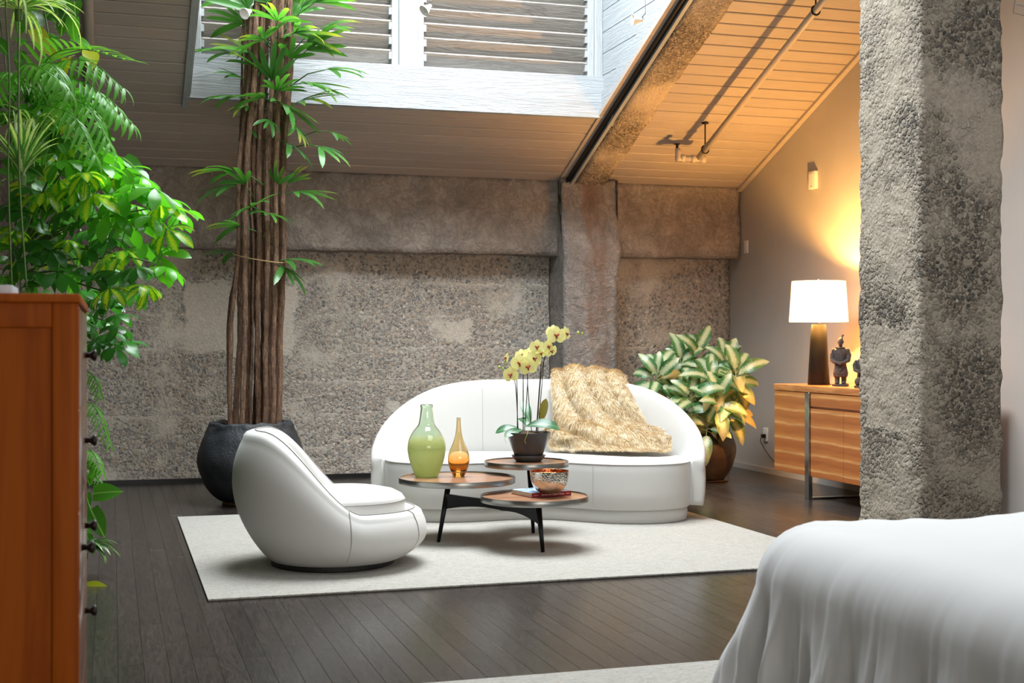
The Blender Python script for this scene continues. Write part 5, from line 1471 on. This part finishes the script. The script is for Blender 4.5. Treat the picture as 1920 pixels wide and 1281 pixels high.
    c = k.ramp(k.noise(co, 14, 4, .6), [(.32, lin(204, 176, 130)), (.5, lin(222, 200, 160)), (.68, lin(240, 228, 204))])
    c = k.mix(k.ramp(k.noise(co, 120, 2), [(.4, .25), (.6, 0)]), c, lin(206, 174, 126))
    k.p(Base_Color=c, Roughness=.55, Sheen_Weight=.3)
    h = link('fur', mesh_np('fur', V, T, False), k.m, th_); h['kind'] = 'stuff'
fur_throw()

# ------------------------------------------------------------------ bed in the foreground
def bed():
    X0, X1, Y0, Y1, ZB = 1.90, 4.0, 1.2, 3.84, .615
    t = thing('bed', 'bed covered with a draped white sheet in the foreground', 'bed', ((X0 + X1) / 2, (Y0 + Y1) / 2, RZ))
    cx, cy = (X0 + X1) / 2, (Y0 + Y1) / 2; hx, hy = (X1 - X0) / 2, (Y1 - Y0) / 2
    # mattress and base under the sheet
    bbox('mattress', (-hx + .13, -hy + .13, .28), (hx - .13, hy - .13, ZB - .06), .09, M['sheet'], t, 3)
    bbox('bed_base', (-hx + .14, -hy + .14, .06), (hx - .14, hy - .14, .28), .01, M['black'], t, 1)
    for sx in (-1, 1):
        for sy in (-1, 1): MB().lathe([(0, 0), (.025, 0), (.03, .06), (0, .06)], 14, (sx * (hx - .22), sy * (hy - .22), 0)).build('foot', M['black'], t)
    # sheet: rounded-rectangle rings
    def ring_pt(s, grow):
        r = .27; a, b = hx - r, hy - r; per = 4 * (a + b) + 2 * math.pi * r; d = s * per
        segs = [('l', 2 * b, (a, -b), (0, 1), (1, 0)), ('c', (a, b), 0), ('l', 2 * a, (a, b), (-1, 0), (0, 1)), ('c', (-a, b), math.pi / 2), ('l', 2 * b, (-a, b), (0, -1), (-1, 0)), ('c', (-a, -b), math.pi), ('l', 2 * a, (-a, -b), (1, 0), (0, -1)), ('c', (a, -b), 1.5 * math.pi)]
        for g in segs:
            if g[0] == 'l':
                if d <= g[1]: return Vector((g[2][0] + g[3][0] * d + g[4][0] * (r + grow), g[2][1] + g[3][1] * d + g[4][1] * (r + grow), 0)), Vector((*g[4], 0))
                d -= g[1]
            else:
                L = math.pi / 2 * r
                if d <= L:
                    a_ = g[2] + d / r; n = Vector((math.cos(a_), math.sin(a_), 0)); return Vector((g[1][0], g[1][1], 0)) + n * (r + grow), n
                d -= L
        return ring_pt(0, grow)
    n = 760; mb = MB(); rows = []
    def fold(s, k):
        q = s * 95
        f = .62 * math.sin(q * 2.1 + 1.5 * noise.noise(Vector((q * .5, 0, 0))) * 2 + k * .7) + .5 * noise.noise(Vector((q * 1.1, k * .9, 2))) + .45 * noise.noise(Vector((q * 3.1, k * 1.3, 5)))
        sharp = noise.noise(Vector((q * 1.9, k * .6, 11)))
        return f + .7 * max(0, sharp - .15) + .5 * abs(noise.noise(Vector((q * 2.6, k * 1.1, 21))))
    prof = []
    for i in range(1, 9): prof.append((i / 9 - 1, ZB))                       # top, as scale
    for i in range(9):
        a = i / 8 * math.pi / 2; R = .19
        prof.append(('e', -R + R * math.sin(a), ZB - R + R * math.cos(a)))
    for i in range(1, 17): prof.append(('d', i / 16))
    for pr in prof:
        row = []
        for j in range(n):
            s = j / n
            if pr[0] == 'e':
                q, nv = ring_pt(s, 0); w = (q.x + cx, q.y + cy)
                und = .012 * noise.noise(Vector((w[0] * 3, w[1] * 3, 1))) + .010 * noise.noise(Vector((w[0] * 9, w[1] * 5, 1)))
                k_ = (pr[1] + .19) / .19
                q = q + nv * (pr[1] + .006 * k_ * fold(s, 0)); z = pr[2] + und
            elif pr[0] == 'd':
                d_ = pr[1]; q, nv = ring_pt(s, 0); amp = .010 + .040 * smoothstep(0, .8, d_)
                corner = abs(nv.x) * abs(nv.y) * 2
                q = q + nv * (.035 * d_ + .10 * corner * d_ + amp * fold(s, d_ * 1.6)); z = (ZB - .19) * (1 - d_) + .02 * d_
            else:
                q, nv = ring_pt(s, -.19); q = q * (1 + pr[0]); w = (q.x + cx, q.y + cy); z = pr[1] + .012 * noise.noise(Vector((w[0] * 3, w[1] * 3, 1))) + .004 * noise.noise(Vector((w[0] * 9, w[1] * 5, 1)))
            row.append(len(mb.v)); mb.v.append((q.x, q.y, z))
        rows.append(row)
    for a, b in zip(rows, rows[1:]):
        for j in range(n): mb.f.append((a[j], a[(j + 1) % n], b[(j + 1) % n], b[j]))
    mb.f.append(tuple(rows[0][::-1]))
    link('bed_sheet', mesh_of('bed_sheet', mb.v, mb.f, True), M['sheet'], t)
bed()

# ------------------------------------------------------------------ tall chest of drawers at the left edge
M['chest'] = wood('reddish_chest_wood', lin(124, 55, 2), lin(144, 70, 6), 2, .6, .3, .01, .03, .0)
M['chest_front'] = wood('reddish_drawer_wood', lin(92, 44, 14), lin(120, 62, 24), 1, .22, .5, .02, .08, .5)
for q in ('chest', 'chest_front'): M[q].node_tree.nodes['Principled BSDF'].inputs['Specular IOR Level'].default_value = .12
M['chest_front'].node_tree.nodes['Principled BSDF'].inputs['Specular IOR Level'].default_value = .4
def chest():
    c = P(147, 640, 2.88); x1 = c.x; y0 = c.y; H = 1.305; D = .46; Wd = .92
    t = thing('chest_of_drawers', 'tall reddish wooden chest of drawers with dark knobs', 'chest of drawers', (x1 - D / 2, y0 + Wd / 2, 0))
    L = lambda x, y, z: (x - t.location.x, y - t.location.y, z)
    xb = x1 - D; st = .055
    # near side: stiles and rails round a recessed panel
    for yy, s in ((y0, 1), (y0 + Wd, -1)):
        a, b = (yy, yy + .022 * s) if s > 0 else (yy - .022, yy)
        bbox('stile', L(x1 - st, a, 0), L(x1, b, H - .02), .003, M['chest'], t); bbox('stile', L(xb, a, 0), L(xb + st, b, H - .02), .003, M['chest'], t)
        bbox('rail', L(xb + st, a, H - .075), L(x1 - st, b, H - .02), .003, M['chest'], t); bbox('rail', L(xb + st, a, .06), L(x1 - st, b, .13), .003, M['chest'], t)
        a2, b2 = (yy + .010, yy + .018) if s > 0 else (yy - .018, yy - .010)
        bbox('side_panel', L(xb + st - .005, a2, .12), L(x1 - st + .005, b2, H - .07), .001, M['chest'], t, 1)
    bbox('back_panel', L(xb + .002, y0 + .02, .06), L(xb + .012, y0 + Wd - .02, H - .02), .001, M['chest'], t, 1)
    bbox('top_board', L(xb - .006, y0 - .006, H - .02), L(x1 + .004, y0 + Wd + .006, H), .004, M['chest'], t)
    bbox('plinth_board', L(x1 - .03, y0 + .022, .0), L(x1 - .01, y0 + Wd - .022, .06), .002, M['chest'], t, 1)
    zs = [1.163, .934, .705, .476, .247]      # knob heights
    def drawer(ya, yb, z, knobs):
        d = bbox('drawer', L(x1 - .025, ya + .003, z - .112), L(x1 + .002, yb - .003, z + .112), .003, M['chest_front'], t)
        for yk in knobs:
            m = MB().lathe([(0, 0), (.008, 0), (.007, .012), (.013, .018), (.016, .024), (.013, .029), (0, .031)], 18).mesh('knob', True)
            k_ = link('knob', m, M['dark_metal'], d, L(x1 + .002, yk, z)); k_.rotation_euler = (0, math.pi / 2, 0)
    ya, yb = y0 + .022, y0 + Wd - .022; mid = (ya + yb) / 2
    for i, z in enumerate(zs):
        if i == 2: drawer(ya, mid, z, [y0 + .27]); drawer(mid, yb, z, [mid + .20])
        else: drawer(ya, yb, z, [mid + .20])
    return t, H, xb, x1, y0
ct, H, xb, x1, y0 = chest()
bx = thing('small_box', 'small pale box with grey end lying on top of the chest', 'box', (x1 - .285, y0 + .30, H))
bbox('box_body', (-.12, -.1, 0), (.105, .1, .028), .003, plain('tan_card', lin(178, 150, 124), .7), bx)
bbox('box_end', (.105, -.1, 0), (.135, .1, .026), .003, plain('pale_grey_card', lin(186, 190, 196), .6), bx)
